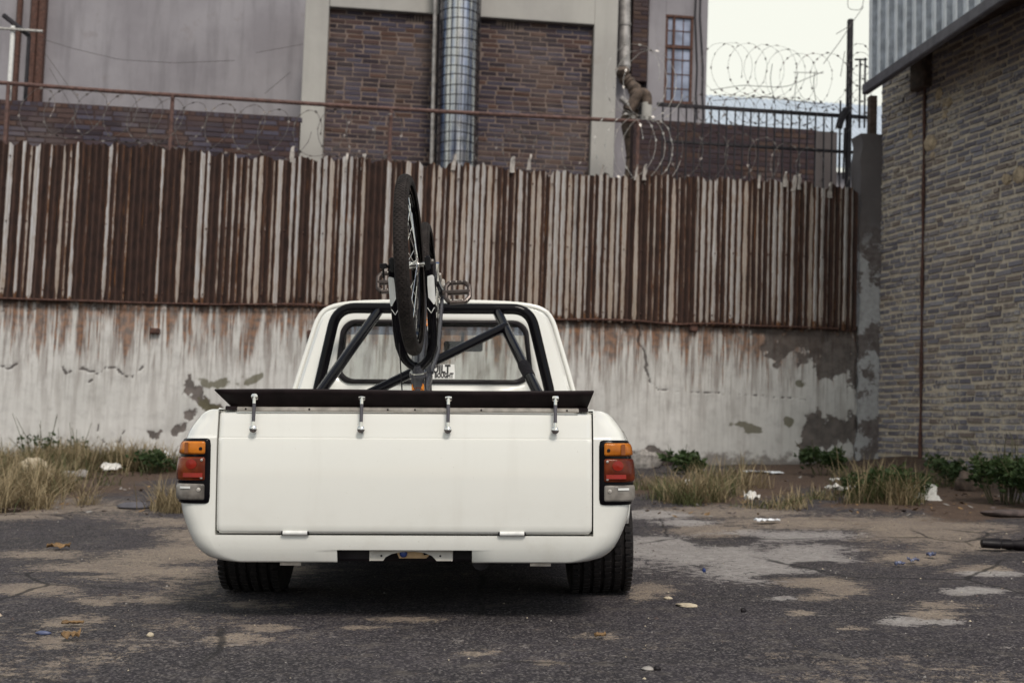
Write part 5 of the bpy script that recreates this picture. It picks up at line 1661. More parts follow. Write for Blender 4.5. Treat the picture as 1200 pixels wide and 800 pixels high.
# ------------------------------------------------------------------ mountain bike standing upside down in the bed
bike = thing('mountain_bike', 'black mountain bike standing upside down in the truck bed, wheels in the air', 'bicycle',
             TRUCK @ Matrix.Translation((.017, .45, .506)) @ Matrix.Rotation(-.012, 4, 'Z') @ Matrix.Rotation(-.051, 4, 'Y'))
FA = 1.09
def B(l, f, h): return Vector((l, FA - f, 1.069 - h))
def bwheel(f, rearw):
    w = link('wheel', None, bike); w.location = B(0, f, .335)
    Ro, rt = .334, .0265
    mb = MB(); prof = []
    for k in range(15):
        a = math.radians(-125 + 250*k/14)
        prof.append((Ro - rt + rt*math.cos(a), rt*math.sin(a)))
    mb.lathe(prof, (0, 0, 0), 'X', 72)
    mb.build('tyre', MT['bike_rubber'], w, sharp=60)
    mb = MB(); r_ = random.Random(3)
    for k in range(120):
        for c, o in ((-.62, .4), (-.22, 0), (.22, 0), (.62, .4), (0, .5)):
            a = 2*math.pi*(k+o)/120
            M_ = Matrix.Rotation(a, 4, 'X') @ Matrix.Translation((0, 0, Ro-rt)) @ Matrix.Rotation(c*1.25, 4, 'Y') @ Matrix.Translation((0, 0, rt))
            mb.box((-.0040, -.0055, -.002), (.0040, .0055, .0013), 0, M_)
    kn = mb.build('tread_knobs', MT['bike_rubber'], w, smooth=False); kn['kind'] = 'stuff'
    mb = MB(); mb.lathe([(.286, -.013), (.292, -.014), (.292, -.010), (.272, -.009), (.268, 0), (.272, .009), (.292, .010), (.292, .014), (.286, .013)], (0, 0, 0), 'X', 60)
    mb.build('rim', MT['black_gloss'], w)
    mb = MB(); mb.lathe([(.289, .0142), (.279, .0118)], (0, 0, 0), 'X', 60); mb.lathe([(.289, -.0142), (.279, -.0118)], (0, 0, 0), 'X', 60); mb.build('rim_edge', MT['chrome'], w)
    for k in range(32):
        s = 1 if k % 2 else -1
        a = 2*math.pi*k/32; b = a + (.9 if (k//2) % 2 else -.9)
        mb = MB(); mb.tube([(s*.028, .026*math.sin(b), .026*math.cos(b)), (0, .268*math.sin(a), .268*math.cos(a))], .0013, 4, caps=False)
        mb.build('spoke', MT['chrome'], w)
    mb = MB(); mb.lathe([(.0001, -.062), (.009, -.06), (.009, -.034), (.028, -.031), (.028, -.027), (.014, -.022), (.014, .022), (.028, .027), (.028, .031), (.009, .034), (.009, .06), (.0001, .062)], (0, 0, 0), 'X', 20)
    mb.build('hub', MT['chrome'], w)
    # pale maker's blocks on the sidewall
    for s in (-1, 1):
        mb = MB()
        for a0 in (.55, math.pi+.55):
            for k in range(6):
                a = a0 + k*.055
                for dr, da in ((.0, .018), (.010, .018)):
                    P = [[(s*(.0262 - .012*abs(r-.309)/.02), r*math.sin(t), r*math.cos(t)) for t in (a, a+.020)] for r in (.300+dr, .306+dr)]
                    mb.grid(P, flip=(s < 0))
        mb.build('sidewall_lettering', MT['white'], w)
    return w
fw = bwheel(FA, False); bwheel(0.0, True)
fw.rotation_euler = (0, 0, -.026)
fm = MT['frame']
def tube(name, pts, r, mat, parent, n=12):
    mb = MB(); mb.tube(pts, r, n); return mb.build(name, mat, parent)
HB, HT = B(0, .945, .735), B(0, .905, .850)
BB = B(0, .43, .315)
ST = B(0, .29, .74)
mb = MB()
mb.tube([HB, HT], [.025, .025], 16)
mb.tube([HB.lerp(HT, .25), B(0, .70, .53), BB], [.026, .028, .026], 14)
mb.tube([HB.lerp(HT, .85), B(0, .6, .80), ST.lerp(BB, .06)], .021, 12)
mb.tube([BB, ST], .0175, 12)
mb.tube([BB + Vector((-.037, 0, 0)), BB + Vector((.037, 0, 0))], .023, 14)
for s in (-1, 1):
    mb.tube(fillet([BB + Vector((s*.022, 0, 0)), B(s*.045, .30, .320), B(s*.062, 0, .335)], .1, 4), .011, 8)
    mb.tube(fillet([ST.lerp(BB, .1) + Vector((s*.016, 0, 0)), B(s*.045, .20, .60), B(s*.062, 0, .335)], .1, 4), .009, 8)
frame = mb.build('frame', fm, bike)
# lettering along the down tube
d0, d1 = HB.lerp(HT, .25), BB
dv = (d1-d0).normalized()
# the side panel of the tube that faces right
Mx = Matrix.Identity(4)
xx = dv; zz_ = Vector((1, 0, 0)); yy = zz_.cross(xx).normalized()
for i in range(3): Mx[i][0], Mx[i][1], Mx[i][2] = xx[i], yy[i], zz_[i]
Mx.translation = d0.lerp(d1, .62) + Vector((.0292, 0, 0)) - yy*.014
text_mesh('OTEPO', .055, MT['white'], 'frame_lettering', frame, Mx, .0015)
# pale panel on the upper (rear) face of the tube towards the lens
Mv = Matrix.Identity(4)
zf = -(Vector((1, 0, 0)).cross(dv)).normalized()
if zf.y > 0: zf = -zf
yv = zf.cross(xx).normalized()
for i in range(3): Mv[i][0], Mv[i][1], Mv[i][2] = xx[i], yv[i], zf[i]
Mv.translation = d0.lerp(d1, .66) + zf*.0275
mb = MB(); mb.bbox((-.11, -.018, -.004), (.11, .018, .0008), .002, 0, Mv); mb.build('frame_panel', MT['white'], frame)
Mv.translation = d0.lerp(d1, .66) + zf*.0288 - yv*.011
text_mesh('OTEPO', .046, MT['ink'], 'panel_lettering', frame, Mv, .001)
mb = MB()
A = HB.lerp(HT, .40)
pts = [(-.0235, -.028), (.0235, -.028), (.0235, .008), (.015, .022), (0, .028), (-.015, .022), (-.0235, .008)]
mb.prism([A + Vector((x, -.0255 + .35*x*x/.03, z)) for x, z in pts], (0, .003, 0)); hb = mb.build('head_badge', MT['orange'], frame)
mb = MB()
for z0 in (-.012, .004): mb.prism([A + Vector((x, -.0262 + .35*x*x/.03, z0+z)) for x, z in ((-.018, 0), (0, .010), (.018, 0), (.018, .003), (0, .013), (-.018, .003))], (0, .002, 0))
mb.build('badge_mark', MT['red'], hb)
mb = MB()
mb.tube([B(0, .70, .53) + Vector((.0275, 0, .0)), B(0, .60, .45) + Vector((.0275, 0, 0))], .004, 6); mb.build('orange_decal', MT['orange'], frame)
# fork
mb = MB()
crown = B(0, .955, .705)
for s in (-1, 1):
    leg = [B(s*.066, FA, .335), B(s*.067, FA-.045, .46), B(s*.066, FA-.085, .57), B(s*.062, FA-.105, .625), B(s*.046, FA-.122, .675), B(s*.020, FA-.132, .700), crown]
    leg = fillet(leg, .06, 4)
    mb.tube(leg, [.0175]*len(leg), 14)
    mb.bbox((s*.066-.011, FA-FA-.02, 1.069-.335-.025), (s*.066+.011, .02, 1.069-.335+.03), .006)
fork = mb.build('fork', MT['black_gloss'], bike)
fork.matrix_local = Matrix.Translation(B(0, FA, .335)) @ Matrix.Rotation(-.026, 4, 'Z') @ Matrix.Translation(-B(0, FA, .335))
mb = MB(); mb.tube([crown + Vector((0, 0, .008)), HB], [.024, .024], 14); mb.tube([HB.lerp(HT, -.06), HB.lerp(HT, .04)], .034, 16); mb.tube([HB.lerp(HT, -.11), HB.lerp(HT, -.07)], .032, 16, 1)
mb.build('headset', [MT['frame'], MT['chrome']], fork)
for s in (-1, 1):
    mb = MB()
    P = []
    for f, h, w in ((.0, .375, .004), (.02, .38, .018), (.05, .41, .020), (.09, .455, .020), (.11, .468, .011), (.13, .480, .003)):
        t = (h-.335)/.235
        y = FA - .085*t + .001
        P.append([B(s*(.0665) + .0192*math.sin(a + s*.75), y + .0192*math.cos(a + s*.75), h) for a in np.linspace(-w/.0185, w/.0185, 5)])
    mb.grid(P, flip=True); mb.build('fork_decal', MT['white'], fork)
    mb = MB()
    zc = 1.069-.59; yc = FA-(FA-.093)
    V0 = [(-.015, -.012), (0, -.026), (.015, -.012)]
    pts3 = [B(s*.064 + x, FA-.090+.0185, .575 - z) for x, z in ((-.013, 0), (0, -.018), (.013, 0), (.009, .0), (0, -.012), (-.009, 0))]
    mb.tube([B(s*.067-.013, FA-.056+.0165, .492), B(s*.067, FA-.062+.020, .512), B(s*.067+.013, FA-.056+.0165, .492)], .0016, 5)
    mb.build('decal_chevron', MT['white'], fork)
# brake arms and axle ends
mb = MB(); mb.tube([B(-.095, FA, .335), B(.085, FA, .335)], .0055, 8); mb.bbox((-.112, -.012, 1.069-.335-.008), (-.085, .012, 1.069-.335+.010), .003); mb.tube([B(-.10, FA, .335), B(-.105, FA-.05, .37)], .005, 6)
mb.build('axle_lever', MT['black_matt'], bike)
mb = MB(); mb.lathe([(.0001, .0), (.080, 0), (.080, .0018), (.055, .0018), (.055, .0), ], B(-.045, FA, .335), 'X', 30); mb.lathe([(.0001, 0), (.08, 0), (.08, .0018), (.0001, .0018)], B(-.045, 0, .335), 'X', 30)
mb.build('brake_disc', MT['chrome'], bike)
# handlebar, stem, grips, saddle
mb = MB(); mb.tube([HT, B(0, .885, .905), B(0, .94, .935)], .019, 10); mb.build('stem', MT['black_gloss'], bike)
mb = MB(); bar = fillet([B(-.36, .90, 1.045), B(-.20, .935, 1.035), B(-.08, .945, .935), B(.08, .945, .935), B(.20, .935, 1.035), B(.36, .90, 1.045)], .06, 5)
mb.tube(bar, .0135, 10); hbar = mb.build('handlebar', MT['black_gloss'], bike)
for s in (-1, 1):
    tube('grip', [B(s*.365, .90, 1.0455), B(s*.235, .92, 1.041)], .0175, MT['skin_grip'], hbar)
    tube('brake_lever', fillet([B(s*.215, .935, 1.036), B(s*.21, .98, 1.02), B(s*.31, .985, 1.00)], .02, 4), .006, MT['alu'], hbar, 6)
mb = MB(); mb.tube([ST, B(0, .215, .985)], .0136, 10); sp = mb.build('seatpost', MT['black_gloss'], bike)
P = []
for t in np.linspace(0, 1, 10):
    f = .10 + .27*t; w = .070*(1-t)**.8 + .020
    P.append([B(w*math.cos(a), f, 1.03 + .030*math.sin(a) + .010*(1-t)*abs(math.cos(a))) for a in [2*math.pi*k/14 for k in range(14)]])
mb = MB(); mb.grid(P, closed=True); mb.add(P[0], [tuple(range(14))]); mb.add(P[-1], [tuple(range(14))[::-1]]); mb.build('saddle', MT['skin_grip'], bike)
# drivetrain on the right
mb = MB()
for r, x in ((.052, .040), (.068, .047), (.084, .054)):
    prof = [(r-.014, x), (r, x), (r, x+.003), (r-.014, x+.003), (r-.014, x)]
    mb.lathe(prof, BB, 'X', 44)
for k in range(5):
    a = 2*math.pi*k/5
    mb.tube([BB + Vector((.048, 0, 0)), BB + Vector((.050, .072*math.sin(a), .072*math.cos(a)))], .008, 6)
for k in range(44):
    a = 2*math.pi*k/44; c = BB + Vector((.0555, .086*math.sin(a), .086*math.cos(a)))
    mb.box((c.x-.001, c.y-.002, c.z-.002), (c.x+.001, c.y+.002, c.z+.002))
mb.build('chainring', MT['dark_steel'], bike)
mb = MB()
for k in range(7): mb.lathe([(.02, .022+.0045*k), (.055-.005*k, .022+.0045*k), (.055-.005*k, .024+.0045*k), (.02, .024+.0045*k)], B(0, 0, .335), 'X', 30)
mb.build('cassette', MT['chrome'], bike)
mb = MB()
a0, a1 = BB + Vector((.0475, 0, .086)), B(.040, 0, .335) + Vector((0, 0, .045))
b0_, b1_ = BB + Vector((.0475, 0, -.086)), B(.040, 0, .335) + Vector((0, 0, -.045))
for p, q in ((a0, a1), (b0_, b1_)):
    n_ = 34
    for k in range(n_):
        c = p.lerp(q, (k+.5)/n_); mb.box((c.x-.004, c.y-.005, c.z-.004), (c.x+.004, c.y+.005, c.z+.004))
mb.build('chain', MT['alu'], bike)
mb = MB(); dr = B(.058, -.02, .28)
mb.tube([B(.06, 0, .335), dr, B(.055, .03, .24)], .008, 8); mb.bbox((dr.x-.010, dr.y-.02, dr.z-.015), (dr.x+.018, dr.y+.02, dr.z+.02), .005)
for q in (B(.045, .02, .265), B(.045, .05, .21)): mb.lathe([(.0001, -.003), (.020, -.003), (.020, .003), (.0001, .003)], q, 'X', 16)
mb.bbox((.04, B(0, .05, 0).y-.012, B(0, 0, .27).z), (.048, B(0, .02, 0).y+.012, B(0, 0, .20).z), .003)
mb.build('rear_derailleur', MT['alu'], bike)
mb = MB(); mb.bbox((.028, BB.y-.02, BB.z-.14), (.060, BB.y+.02, BB.z-.06), .008); mb.tube([BB+Vector((.03, .01, -.08)), ST.lerp(BB, .7)], .008, 6); mb.build('front_derailleur', MT['black_matt'], bike)
# cranks lie flat: the right one towards the tailgate
for s, df in ((1, .17), (-1, -.17)):
    e = BB + Vector((s*.092, -df, -.075 if s > 0 else .02))
    mb = MB(); mb.tube([BB + Vector((s*.062, 0, 0)), BB.lerp(e, .5) + Vector((s*.03, 0, 0)), e], [.015, .011, .013], 10)
    cr = mb.build('crank', MT['black_gloss'], bike)
    mb = MB(); c = e + Vector((s*.062, 0, 0))
    w, l = .048, .048
    rim_ = fillet([c + Vector((x*w, y*l, 0)) for x, y in ((-.7, -1), (.6, -1), (1, -.55), (1, .55), (.6, 1), (-.7, 1), (-1, .6), (-1, -.6), (-.7, -1))], .012, 2)
    R_ = Matrix.Translation(c) @ Matrix.Rotation(math.radians(62), 4, 'X') @ Matrix.Translation(-c)
    mb.tube([R_ @ p for p in rim_], .0095, 8, caps=False)
    mb.tube([e, c + Vector((s*.05, 0, 0))], .011, 10)
    for x in (-.45,): mb.tube([R_ @ (c + Vector((x*w, -.9*l, 0))), R_ @ (c + Vector((x*w, .9*l, 0)))], .005, 6)
    for x in (-.6, -.1, .4, .8):
        for y in (-.95, .95):
            for z in (-1, 1): mb.tube([R_ @ (c + Vector((x*w, y*l, 0))), R_ @ (c + Vector((x*w, y*l, z*.0145)))], .0022, 5, 1)
    mb.build('pedal', [MT['pedal'], MT['alu']], cr)
# cables
mb = MB()
for off, pts in ((.0, [B(.03, .93, .98), B(.05, 1.06, .90), B(.03, .97, .78), B(.026, .80, .62), B(.03, .5, .37)]), (1, [B(-.05, .93, .98), B(-.05, 1.05, .88), B(-.060, 1.0, .60), B(-.070, FA, .37)]), (2, [B(.02, .93, 1.0), B(.02, 1.08, .93), B(0.01, .9, .80), B(.01, .6, .79)])):
    mb.tube(fillet(pts, .1, 6), .0026, 5)
mb.build('control_cable', MT['black_matt'], bike)
mb = MB(); mb.tube([B(.075, .56, .26) , B(.058, .45, .40), B(.055, .41, .47)], [.008, .010, .007], 8); mb.build('kickstand', MT['chrome'], bike)
# ------------------------------------------------------------------ weeds
def on_ground(px, py):
    p = ground(px, py); return Vector((p.x, p.y, gtop(p.x, p.y)))
def blades(mb, rn, n, place, h, lean, w, r):
    for _ in range(n):
        x, y = place()
        z = gtop(x, y) - .02
        hh = h*(.28 + .95*r.random()**1.6); a = r.uniform(0, 6.283); ln = lean*r.uniform(.2, 1.3)
        dx, dy = math.cos(a)*ln*hh, math.sin(a)*ln*hh
        sx, sy = -math.sin(a), math.cos(a)
        q = r.random() * .5 + .25
        vs = []
        for t, k in ((0, .7), (.38, 1.0), (.72, .7)):
            b = t**(1+q*1.6)
            cx, cy, cz = x + dx*b, y + dy*b, z + hh*(t - .28*ln*t*t)
            vs += [(cx-sx*w*k, cy-sy*w*k, cz), (cx+sx*w*k, cy+sy*w*k, cz)]
        vs.append((x+dx, y+dy, z + hh*(1-.30*ln)))
        mb.add(vs, [(0, 1, 3, 2), (2, 3, 5, 4), (4, 5, 6)], 0)
        rn += [r.random()]*3
def tuft(name, label, spots, h, n, mix, seed, cat='grass tuft', group=None, w=.0029, lean=.95, kind=None):
    """spots: (px, py, rx, ry). One plant or patch; its straw, green and dead blades are parts."""
    r = random.Random(seed)
    c = on_ground(*spots[0][:2])
    o = thing(name, label, cat, Matrix.Translation(c), group)
    if kind: o['kind'] = kind
    inv = Matrix.Translation(-c)
    for mat, share, nm in (('straw', mix[0], 'dry_blades'), ('green', mix[1], 'green_blades'), ('brown', mix[2], 'dead_blades')):
        k = int(n*share)
        if not k: continue
        mb = MB(); rn = []
        for px, py, rx, ry in spots:
            g = on_ground(px, py)
            cl = [(g.x + r.gauss(0, rx*.5), g.y + r.gauss(0, ry*.5)) for _ in range(max(3, int(rx*ry*60)))]
            def place():
                a = r.choice(cl); return a[0] + r.gauss(0, .05), a[1] + r.gauss(0, .05)
            blades(mb, rn, k//len(spots), place, h*(1.15 if mat == 'straw' else .85 if mat == 'green' else .6), lean, w, r)
        p = mb.build(nm, MT[mat], o, M=inv, attrs={'rnd': rn}, smooth=False); p['kind'] = 'stuff'
    return o
def leafy(name, label, px, py, r0, h, n, seed, size=.05, cat='weed', stems=9):
    r = random.Random(seed)
    c = on_ground(px, py)
    o = thing(name, label, cat, Matrix.Translation(c))
    ms, ml, rn = MB(), MB(), []
    for k in range(stems):
        a = r.uniform(0, 6.283); d = r0*math.sqrt(r.random()); hh = h*r.uniform(.55, 1.1)
        b = Vector((math.cos(a)*d*.35, math.sin(a)*d*.35, -.03)); tip = Vector((math.cos(a)*d, math.sin(a)*d, hh))
        mid = b.lerp(tip, .5) + Vector((r.gauss(0, .03), r.gauss(0, .03), .04))
        path = fillet([b, mid, tip], .1, 3)
        ms.tube(path, [.006*(1-i/len(path)*.7) for i in range(len(path))], 5)
        for _ in range(n//stems):
            t = r.uniform(.2, 1)
            p = path[min(int(t*(len(path)-1)), len(path)-1)] + Vector((r.gauss(0, .035), r.gauss(0, .035), r.gauss(0, .03)))
            d1 = Vector((r.gauss(0, 1), r.gauss(0, 1), r.gauss(.25, .5))).normalized(); s = size*r.uniform(.6, 1.35)
            sd = d1.cross(Vector((r.gauss(0, 1), r.gauss(0, 1), r.gauss(0, 1)))).normalized(); up = sd.cross(d1)
            ml.add([p, p + d1*s*.5 + sd*s*.32 - up*s*.05, p + d1*s*.45 + up*s*.07, p + d1*s*.5 - sd*s*.32 - up*s*.05, p + d1*s*1.1 - up*s*.12], [(0, 1, 2), (0, 2, 3), (1, 4, 2), (2, 4, 3)])
            rn += [r.random()]*4
    ms.build('stem', MT['brown_stem'], o)
    f = ml.build('foliage', MT['leaf'], o, attrs={'rnd': rn}, smooth=False); f['kind'] = 'stuff'
    return o
MT['brown_stem'] = simple('weed_stem', (.075, .070, .035), .8)

tuft('wild_grass', 'long tangle of straw and green grass along the wall foot at the left', [(12, 560, .8, 1.2), (55, 552, .9, .8), (95, 552, .8, .6), (135, 553, .6, .5), (165, 553, .5, .35), (-30, 575, .8, 1.4), (30, 547, .9, .6), (75, 545, .6, .4)], .33, 13500, (.40, .36, .24), 1, 'grass', None, .0036, 1.0, 'stuff')
tuft('grass_tuft', 'pale straw grass flopping onto the asphalt at the lower left edge', [(8, 590, .55, .35), (28, 578, .35, .3), (-15, 596, .4, .3)], .30, 2600, (.85, .05, .10), 2, lean=1.25)
tuft('grass_tuft', 'small lone straw tuft on the asphalt beside the left rear lamp', [(196, 598, .16, .10), (205, 600, .10, .06)], .24, 420, (.95, .0, .05), 3, w=.003, lean=.9)
tuft('grass_tuft', 'low green grass clump just right of the truck', [(778, 584, .28, .30), (768, 576, .22, .3), (790, 588, .2, .15)], .24, 700, (.30, .60, .10), 4)
tuft('grass_tuft', 'broad straw and green grass clump in front of the plaster wall right of the truck', [(812, 586, .30, .30), (835, 580, .35, .45), (858, 572, .28, .45), (828, 590, .3, .18)], .30, 1700, (.46, .42, .12), 5)
tuft('grass_tuft', 'short dry grass tuft in the middle of the right hand weeds', [(900, 596, .28, .14), (915, 593, .22, .15)], .12, 420, (.55, .35, .10), 6)
tuft('grass_tuft', 'mixed grass tuft beside the white rubbish near the corner', [(938, 590, .26, .2), (958, 583, .24, .25)], .15, 450, (.45, .47, .08), 7)
tuft('grass_tuft', 'tall seeding grass clump in front of the concrete pillar', [(1015, 590, .30, .30), (1000, 580, .28, .35), (1038, 592, .28, .2)], .34, 1400, (.36, .55, .09), 8)
tuft('grass_tuft', 'green grass fringe along the foot of the tall brick wall', [(1050, 560, .5, .4), (1085, 566, .5, .3), (1120, 572, .35, .3)], .15, 900, (.22, .55, .23), 9)
leafy('weed_plant', 'dark leafy weed against the plaster wall just right of the truck', 803, 556, .26, .30, 240, 11, .085)
leafy('weed_plant', 'dark green weed at the wall foot beneath the bare grey patch', 968, 558, .38, .34, 800, 12, .05)
leafy('weed_plant', 'leafy green weed among the tall grass by the white box', 1045, 588, .45, .34, 1100, 13, .042)
leafy('weed_plant', 'small leafy weed at the foot of the rusty conduit', 1105, 572, .30, .32, 360, 14, .055)
leafy('weed_bush', 'dark leafy bush at the right edge in front of the brick wall', 1182, 592, .42, .50, 1700, 15, .045, 'bush', 22)
leafy('weed_bush', 'second dark bush cut off by the right edge of the picture', 1225, 596, .45, .58, 1700, 19, .045, 'bush', 22)
leafy('weed_plant', 'dark weeds around the white bag left of the truck', 178, 556, .30, .30, 300, 16, .05)
leafy('weed_plant', 'thin dry dark weed standing above the left grass', 45, 548, .35, .55, 160, 17, .045, 'weed', 12)
leafy('weed_plant', 'thin weed stalks against the wall in the left grass', 82, 546, .35, .48, 120, 18, .04, 'weed', 12)

# ------------------------------------------------------------------ litter and stones
def lump(name, label, cat, px, py, sx, sy, sz, mat, seed, rough=.25, yaw=0.0, lift=0.0):
    r = random.Random(seed); c = on_ground(px, py)
    o_ = MB(); n = 9
    o_.ball((0, 0, 0), 1.0, n, 0)
    k = [r.uniform(0, 50) for _ in range(3)]
    vs = []
    for x, y, z in o_.v:
        d = 1 + rough*(float(fbm(x*1.7+k[0], y*1.7+z*1.3+k[1], 3, seed))-.5)*2.2
        vs.append((x*sx*d, y*sy*d, max(z, -.55)*sz*d + sz*.5 + lift))
    o_.v = vs
    o = o_.build(name, MT[mat], None, sharp=25 if rough > .3 else 45)
    o.location = c; o.rotation_euler = (0, 0, yaw)
    return tag(o, label, cat)
def sheet(name, label, cat, px, py, w, l, mat, seed, crumple=.04, yaw=0.0, tilt=0.0):
    r = random.Random(seed); c = on_ground(px, py); mb = MB()
    P = []
    for i in range(9):
        row = []
        for j in range(9):
            x, y = (j/8-.5)*w, (i/8-.5)*l
            e = 1 + .25*(vnoise(i*.7, j*.7, seed)-.5)
            if mat == 'leafdry': y *= .25 + .85*math.sin(math.pi*min(max(j/8, .03), .97))
            row.append((x*e, y*e, .006 + crumple*float(vnoise(i*.8+seed, j*.9, seed)) + crumple*.7*float(vnoise(i*2.1, j*1.9, seed+1)) + tilt*(i/8)))
        P.append(row)
    mb.grid(P); o = mb.build(name, MT[mat], None, sharp=20)
    md = o.modifiers.new('thickness', 'SOLIDIFY'); md.thickness = .003
    o.location = c; o.rotation_euler = (0, 0, yaw)
    return tag(o, label, cat)
lump('plastic_bag', 'pale crumpled plastic bag in the weeds left of the truck', 'plastic bag', 190, 549, .16, .12, .12, 'rag', 21, .45)
lump('plastic_bag', 'small white bag scrap showing through the dark weeds', 'plastic bag', 175, 548, .07, .06, .07, 'rag', 22, .5)
sheet('paper_scrap', 'torn white paper at the front edge of the left grass', 'paper', 130, 558, .20, .14, 'paper', 23, .06, .4, .05)
sheet('paper_scrap', 'pale stiff card lying before the left grass', 'paper', 86, 563, .24, .16, 'stone', 24, .03, .2, .05)
lump('stone', 'pale knob of rock at the edge of the left grass', 'stone', 56, 566, .05, .05, .06, 'stone_tan', 25, .4)
lump('stone', 'tan rock half hidden by the straw grass', 'stone', 38, 561, .16, .12, .11, 'stone_tan', 26, .4)
lump('stone', 'flat grey slab fragment beside the lone straw tuft', 'stone', 158, 596, .14, .10, .030, 'sheet_grey', 27, .2)
sheet('foam_sheet', 'thin white sheet lying flat by the plaster wall', 'plastic sheet', 893, 556, .42, .18, 'rag', 28, .02, -.1)
sheet('paper_scrap', 'white paper fallen beside the grass clump right of the truck', 'paper', 881, 592, .10, .08, 'paper', 29, .06, .3, .03)
sheet('paper_scrap', 'small white scrap caught in the grass clump right of the truck', 'paper', 806, 578, .05, .05, 'paper', 30, .05, .1, .06)
sheet('paper_scrap', 'bright scrap of paper on the bare asphalt before the weeds', 'paper', 899, 614, .15, .09, 'rag', 31, .025, .2)
sheet('plastic_scrap', 'crumpled white plastic in the tall grass by the pillar', 'plastic scrap', 985, 581, .24, .12, 'paper', 32, .07, .1)
sheet('plastic_scrap', 'white plastic strip behind the crumpled one in the grass', 'plastic scrap', 984, 567, .18, .07, 'paper', 33, .03, .2)
def foam_box():
    c = on_ground(1086, 587)
    o = thing('foam_box', 'broken white foam box lying in the weeds near the brick wall', 'foam box', Matrix.Translation(c) @ Matrix.Rotation(-.25, 4, 'Z') @ Matrix.Rotation(.12, 4, 'Y'))
    mb = MB(); mb.prism([(-.10, -.05, 0), (.11, -.05, 0), (.09, -.05, .045), (.065, -.05, .055), (.06, -.05, .13), (-.02, -.05, .135), (-.05, -.05, .06), (-.10, -.05, .035)], (0, .025, 0)); mb.build('panel', MT['white_paint'], o)
    mb = MB(); mb.bbox((-.11, -.03, 0), (.12, .12, .02), .004); mb.build('base', MT['white_paint'], o)
    sheet('foam_sheet', 'white foam offcut half under the leafy weed', 'foam offcut', 1070, 577, .22, .12, 'white_paint', 34, .02, -.2, .03)
foam_box()
def bottle():
    c = on_ground(1184, 645)
    o = thing('plastic_bottle', 'crushed black plastic bottle lying on the asphalt at the right edge', 'bottle', Matrix.Translation(c + Vector((0, 0, .034))) @ Matrix.Rotation(-.12, 4, 'Z'))
    mb = MB(); rows = []
    prof = [(-.155, .012), (-.15, .028), (-.12, .030), (-.06, .036), (-.05, .030), (0, .036), (.01, .030), (.05, .040), (.11, .042), (.16, .040), (.17, .020)]
    for k, (x, r) in enumerate(prof):
        rows.append([(x, r*math.cos(a)*1.1, r*math.sin(a)*.8*(1 + .15*math.sin(a*3+k))) for a in [2*math.pi*q/18 for q in range(18)]])
    mb.grid(rows, closed=True); mb.add(rows[0], [tuple(range(18))]); mb.add(rows[-1], [tuple(range(18))[::-1]]); mb.build('bottle_body', MT['black_matt'], o)
    mb = MB(); mb.tube([(.075, 0, .001), (.10, 0, .001)], .0425, 18, caps=False); mb.build('bottle_band', MT['green'] if False else MT['olive'], o)
MT['olive'] = simple('olive_label', (.11, .13, .03), .6)
bottle()
lump('stone', 'large tan stone alone on the asphalt right of the rear wheel', 'stone', 805, 710, .040, .045, .007, 'stone_tan', 41, .4)
lump('stone', 'small tan stone near the right rear wheel', 'stone', 783, 702, .016, .016, .006, 'stone_tan', 42, .3)
lump('stone', 'small dark stone on the asphalt right of centre', 'stone', 871, 717, .010, .010, .010, 'black_matt', 43, .3)
lump('stone', 'pale flat stone in the right foreground', 'stone', 759, 784, .018, .018, .005, 'stone', 44, .3)
lump('stone', 'dark chip beside the pale flat stone', 'stone', 770, 785, .010, .007, .008, 'black_matt', 45, .3)
lump('stone', 'brown lump at the foot of the brick wall before the bush', 'stone', 1135, 577, .12, .10, .10, 'bark', 46, .45)
lump('stone', 'grey rock against the wall beside the right rear lamp', 'stone', 758, 548, .17, .12, .14, 'stone', 47, .4)
lump('stone', 'dark rough rubble by the wall right of the grey rock', 'stone', 776, 545, .12, .10, .10, 'soot', 48, .5)
lump('soil_clod', 'long dark clod of earth at the right edge', 'earth', 1188, 606, .25, .10, .035, 'soot', 49, .35)
lump('pebble', 'pale pebble in the left foreground', 'stone', 176, 745, .010, .009, .008, 'stone_tan', 50, .3)
sheet('dry_leaf', 'curled yellow leaf in the left foreground sand', 'leaf', 82, 750, .055, .035, 'leafdry', 51, .022, .7)
sheet('dry_leaf', 'flat brown leaf behind the curled yellow one', 'leaf', 85, 733, .065, .030, 'leafdry', 52, .010, .1)
sheet('dry_leaf', 'tan leaf on the dark asphalt left of the rear bumper', 'leaf', 68, 644, .11, .06, 'leafdry', 53, .025, .2)
sheet('dry_leaf', 'small tan leaf right of the rear wheel in the foreground', 'leaf', 703, 748, .035, .022, 'leafdry', 54, .012, .3)
sheet('dry_leaf', 'dark leaf near the left edge of the asphalt', 'leaf', 12, 600, .14, .08, 'bark', 55, .02, .2)
lump('blue_scrap', 'bluish plastic scrap in the left foreground sand', 'plastic scrap', 50, 743, .022, .010, .008, 'blue_grey', 56, .3)
for k, (px, py, w, l, m, lab) in enumerate(((1054, 664, .045, .03, 'blue_grey', 'bright blue plastic scrap nearest the grey patch'), (1070, 660, .05, .03, 'blue_grey', 'dull blue strip between the other blue scraps'), (1091, 654, .04, .03, 'blue_grey', 'greyish blue scrap furthest right of the blue pieces'), (825, 674, .012, .01, 'blue', 'tiny blue speck on the pale concrete patch'))):
    sheet('blue_scrap', lab, 'plastic scrap', px, py, w, l, m, 60+k, .02, .2*k)
MT_done = True
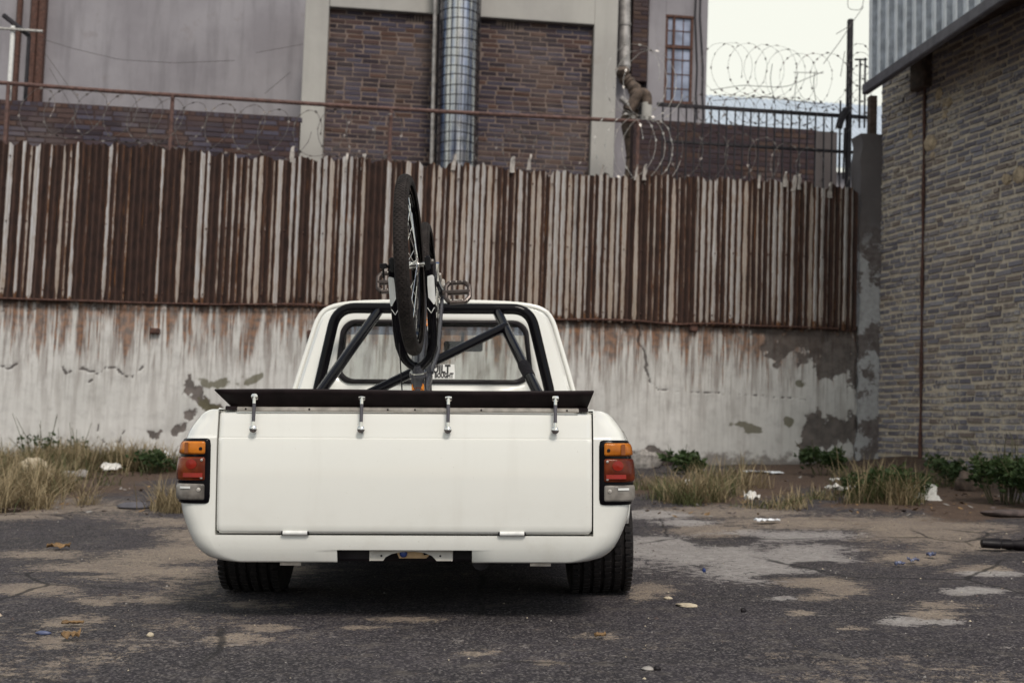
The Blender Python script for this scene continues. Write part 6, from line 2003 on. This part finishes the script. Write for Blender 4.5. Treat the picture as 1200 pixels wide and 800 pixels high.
# loose grit: far too many to count
def grit():
    r = random.Random(99); mb = MB()
    for k in range(4200):
        if k < 2900: x, y = r.uniform(-3.4, 4.5), r.uniform(2.8, 9.5)
        else: x, y = r.uniform(-5.5, 6), r.uniform(7, 14.5)
        s = .0022 * (1 + r.expovariate(1.4)); s = min(s, .012)
        if abs(x+.35) < .9 and y > 4.2 and y < 8.3 and r.random() < .4: continue
        z = gtop(x, y)
        a = r.uniform(0, 6.28); ca, sa = math.cos(a)*s, math.sin(a)*s
        j = lambda: r.uniform(.7, 1.3)
        vs = [(x+ca*j(), y+sa*j(), z-s*.2), (x-sa*j(), y+ca*j(), z-s*.2), (x-ca*j(), y-sa*j(), z-s*.2), (x+sa*j(), y-ca*j(), z-s*.2), (x+ca*.2, y+sa*.2, z+s*r.uniform(.5, 1.0))]
        mb.add(vs, [(0, 1, 4), (1, 2, 4), (2, 3, 4), (3, 0, 4)], r.choice((0, 0, 1, 2, 2, 2, 2)))
    o = mb.build('gravel', [MT['stone'], MT['stone_tan'], MT['soot']], None, smooth=False)
    tag(o, 'loose grit and small chippings scattered over the asphalt', 'gravel', None, 'stuff')
    mb = MB()
    for k in range(900):
        px, py = r.uniform(-10, 1190), r.uniform(552, 606)
        if 210 < px < 745: continue
        p = ground(px, py); x, y = p.x + r.gauss(0, .1), p.y + r.gauss(0, .15); z = gtop(x, y)
        s = r.uniform(.008, .035); a = r.uniform(0, 6.28)
        d = Vector((math.cos(a), math.sin(a), r.uniform(-.2, .6)))*s; e = Vector((-math.sin(a), math.cos(a), r.uniform(-.2, .4)))*s*r.uniform(.3, .8); c = Vector((x, y, z+.006))
        mb.add([c-d-e*.4, c-d*.2+e, c+d+e*.3, c+d*.3-e], [(0, 1, 2, 3)], r.choice((0, 0, 0, 1, 2)))
    o = mb.build('leaf_litter', [MT['leafdry'], MT['soot'], MT['stone']], None, smooth=False)
    tag(o, 'fallen leaves and crumbs of rubbish under the weeds', 'litter', None, 'stuff')
grit()
# ------------------------------------------------------------------ repeats carry their group
GROUPS = {'razor_wire_coil': 'razor wire coils above the iron fence', 'grass_tuft': 'grass tufts along the wall foot', 'weed_plant': 'leafy weeds along the wall foot',
          'weed_bush': 'bushes at the foot of the tall brick wall', 'stone': 'stones lying about the yard', 'dry_leaf': 'dry leaves on the asphalt', 'paper_scrap': 'paper scraps among the weeds',
          'plastic_scrap': 'white plastic scraps among the weeds', 'blue_scrap': 'blue plastic scraps on the asphalt', 'plastic_bag': 'white bags in the weeds left of the truck', 'foam_sheet': 'white foam pieces at the wall foot'}
for o in SC.objects:
    b = o.name.split('.')[0]
    if o.parent is None and b in GROUPS: o['group'] = GROUPS[b]
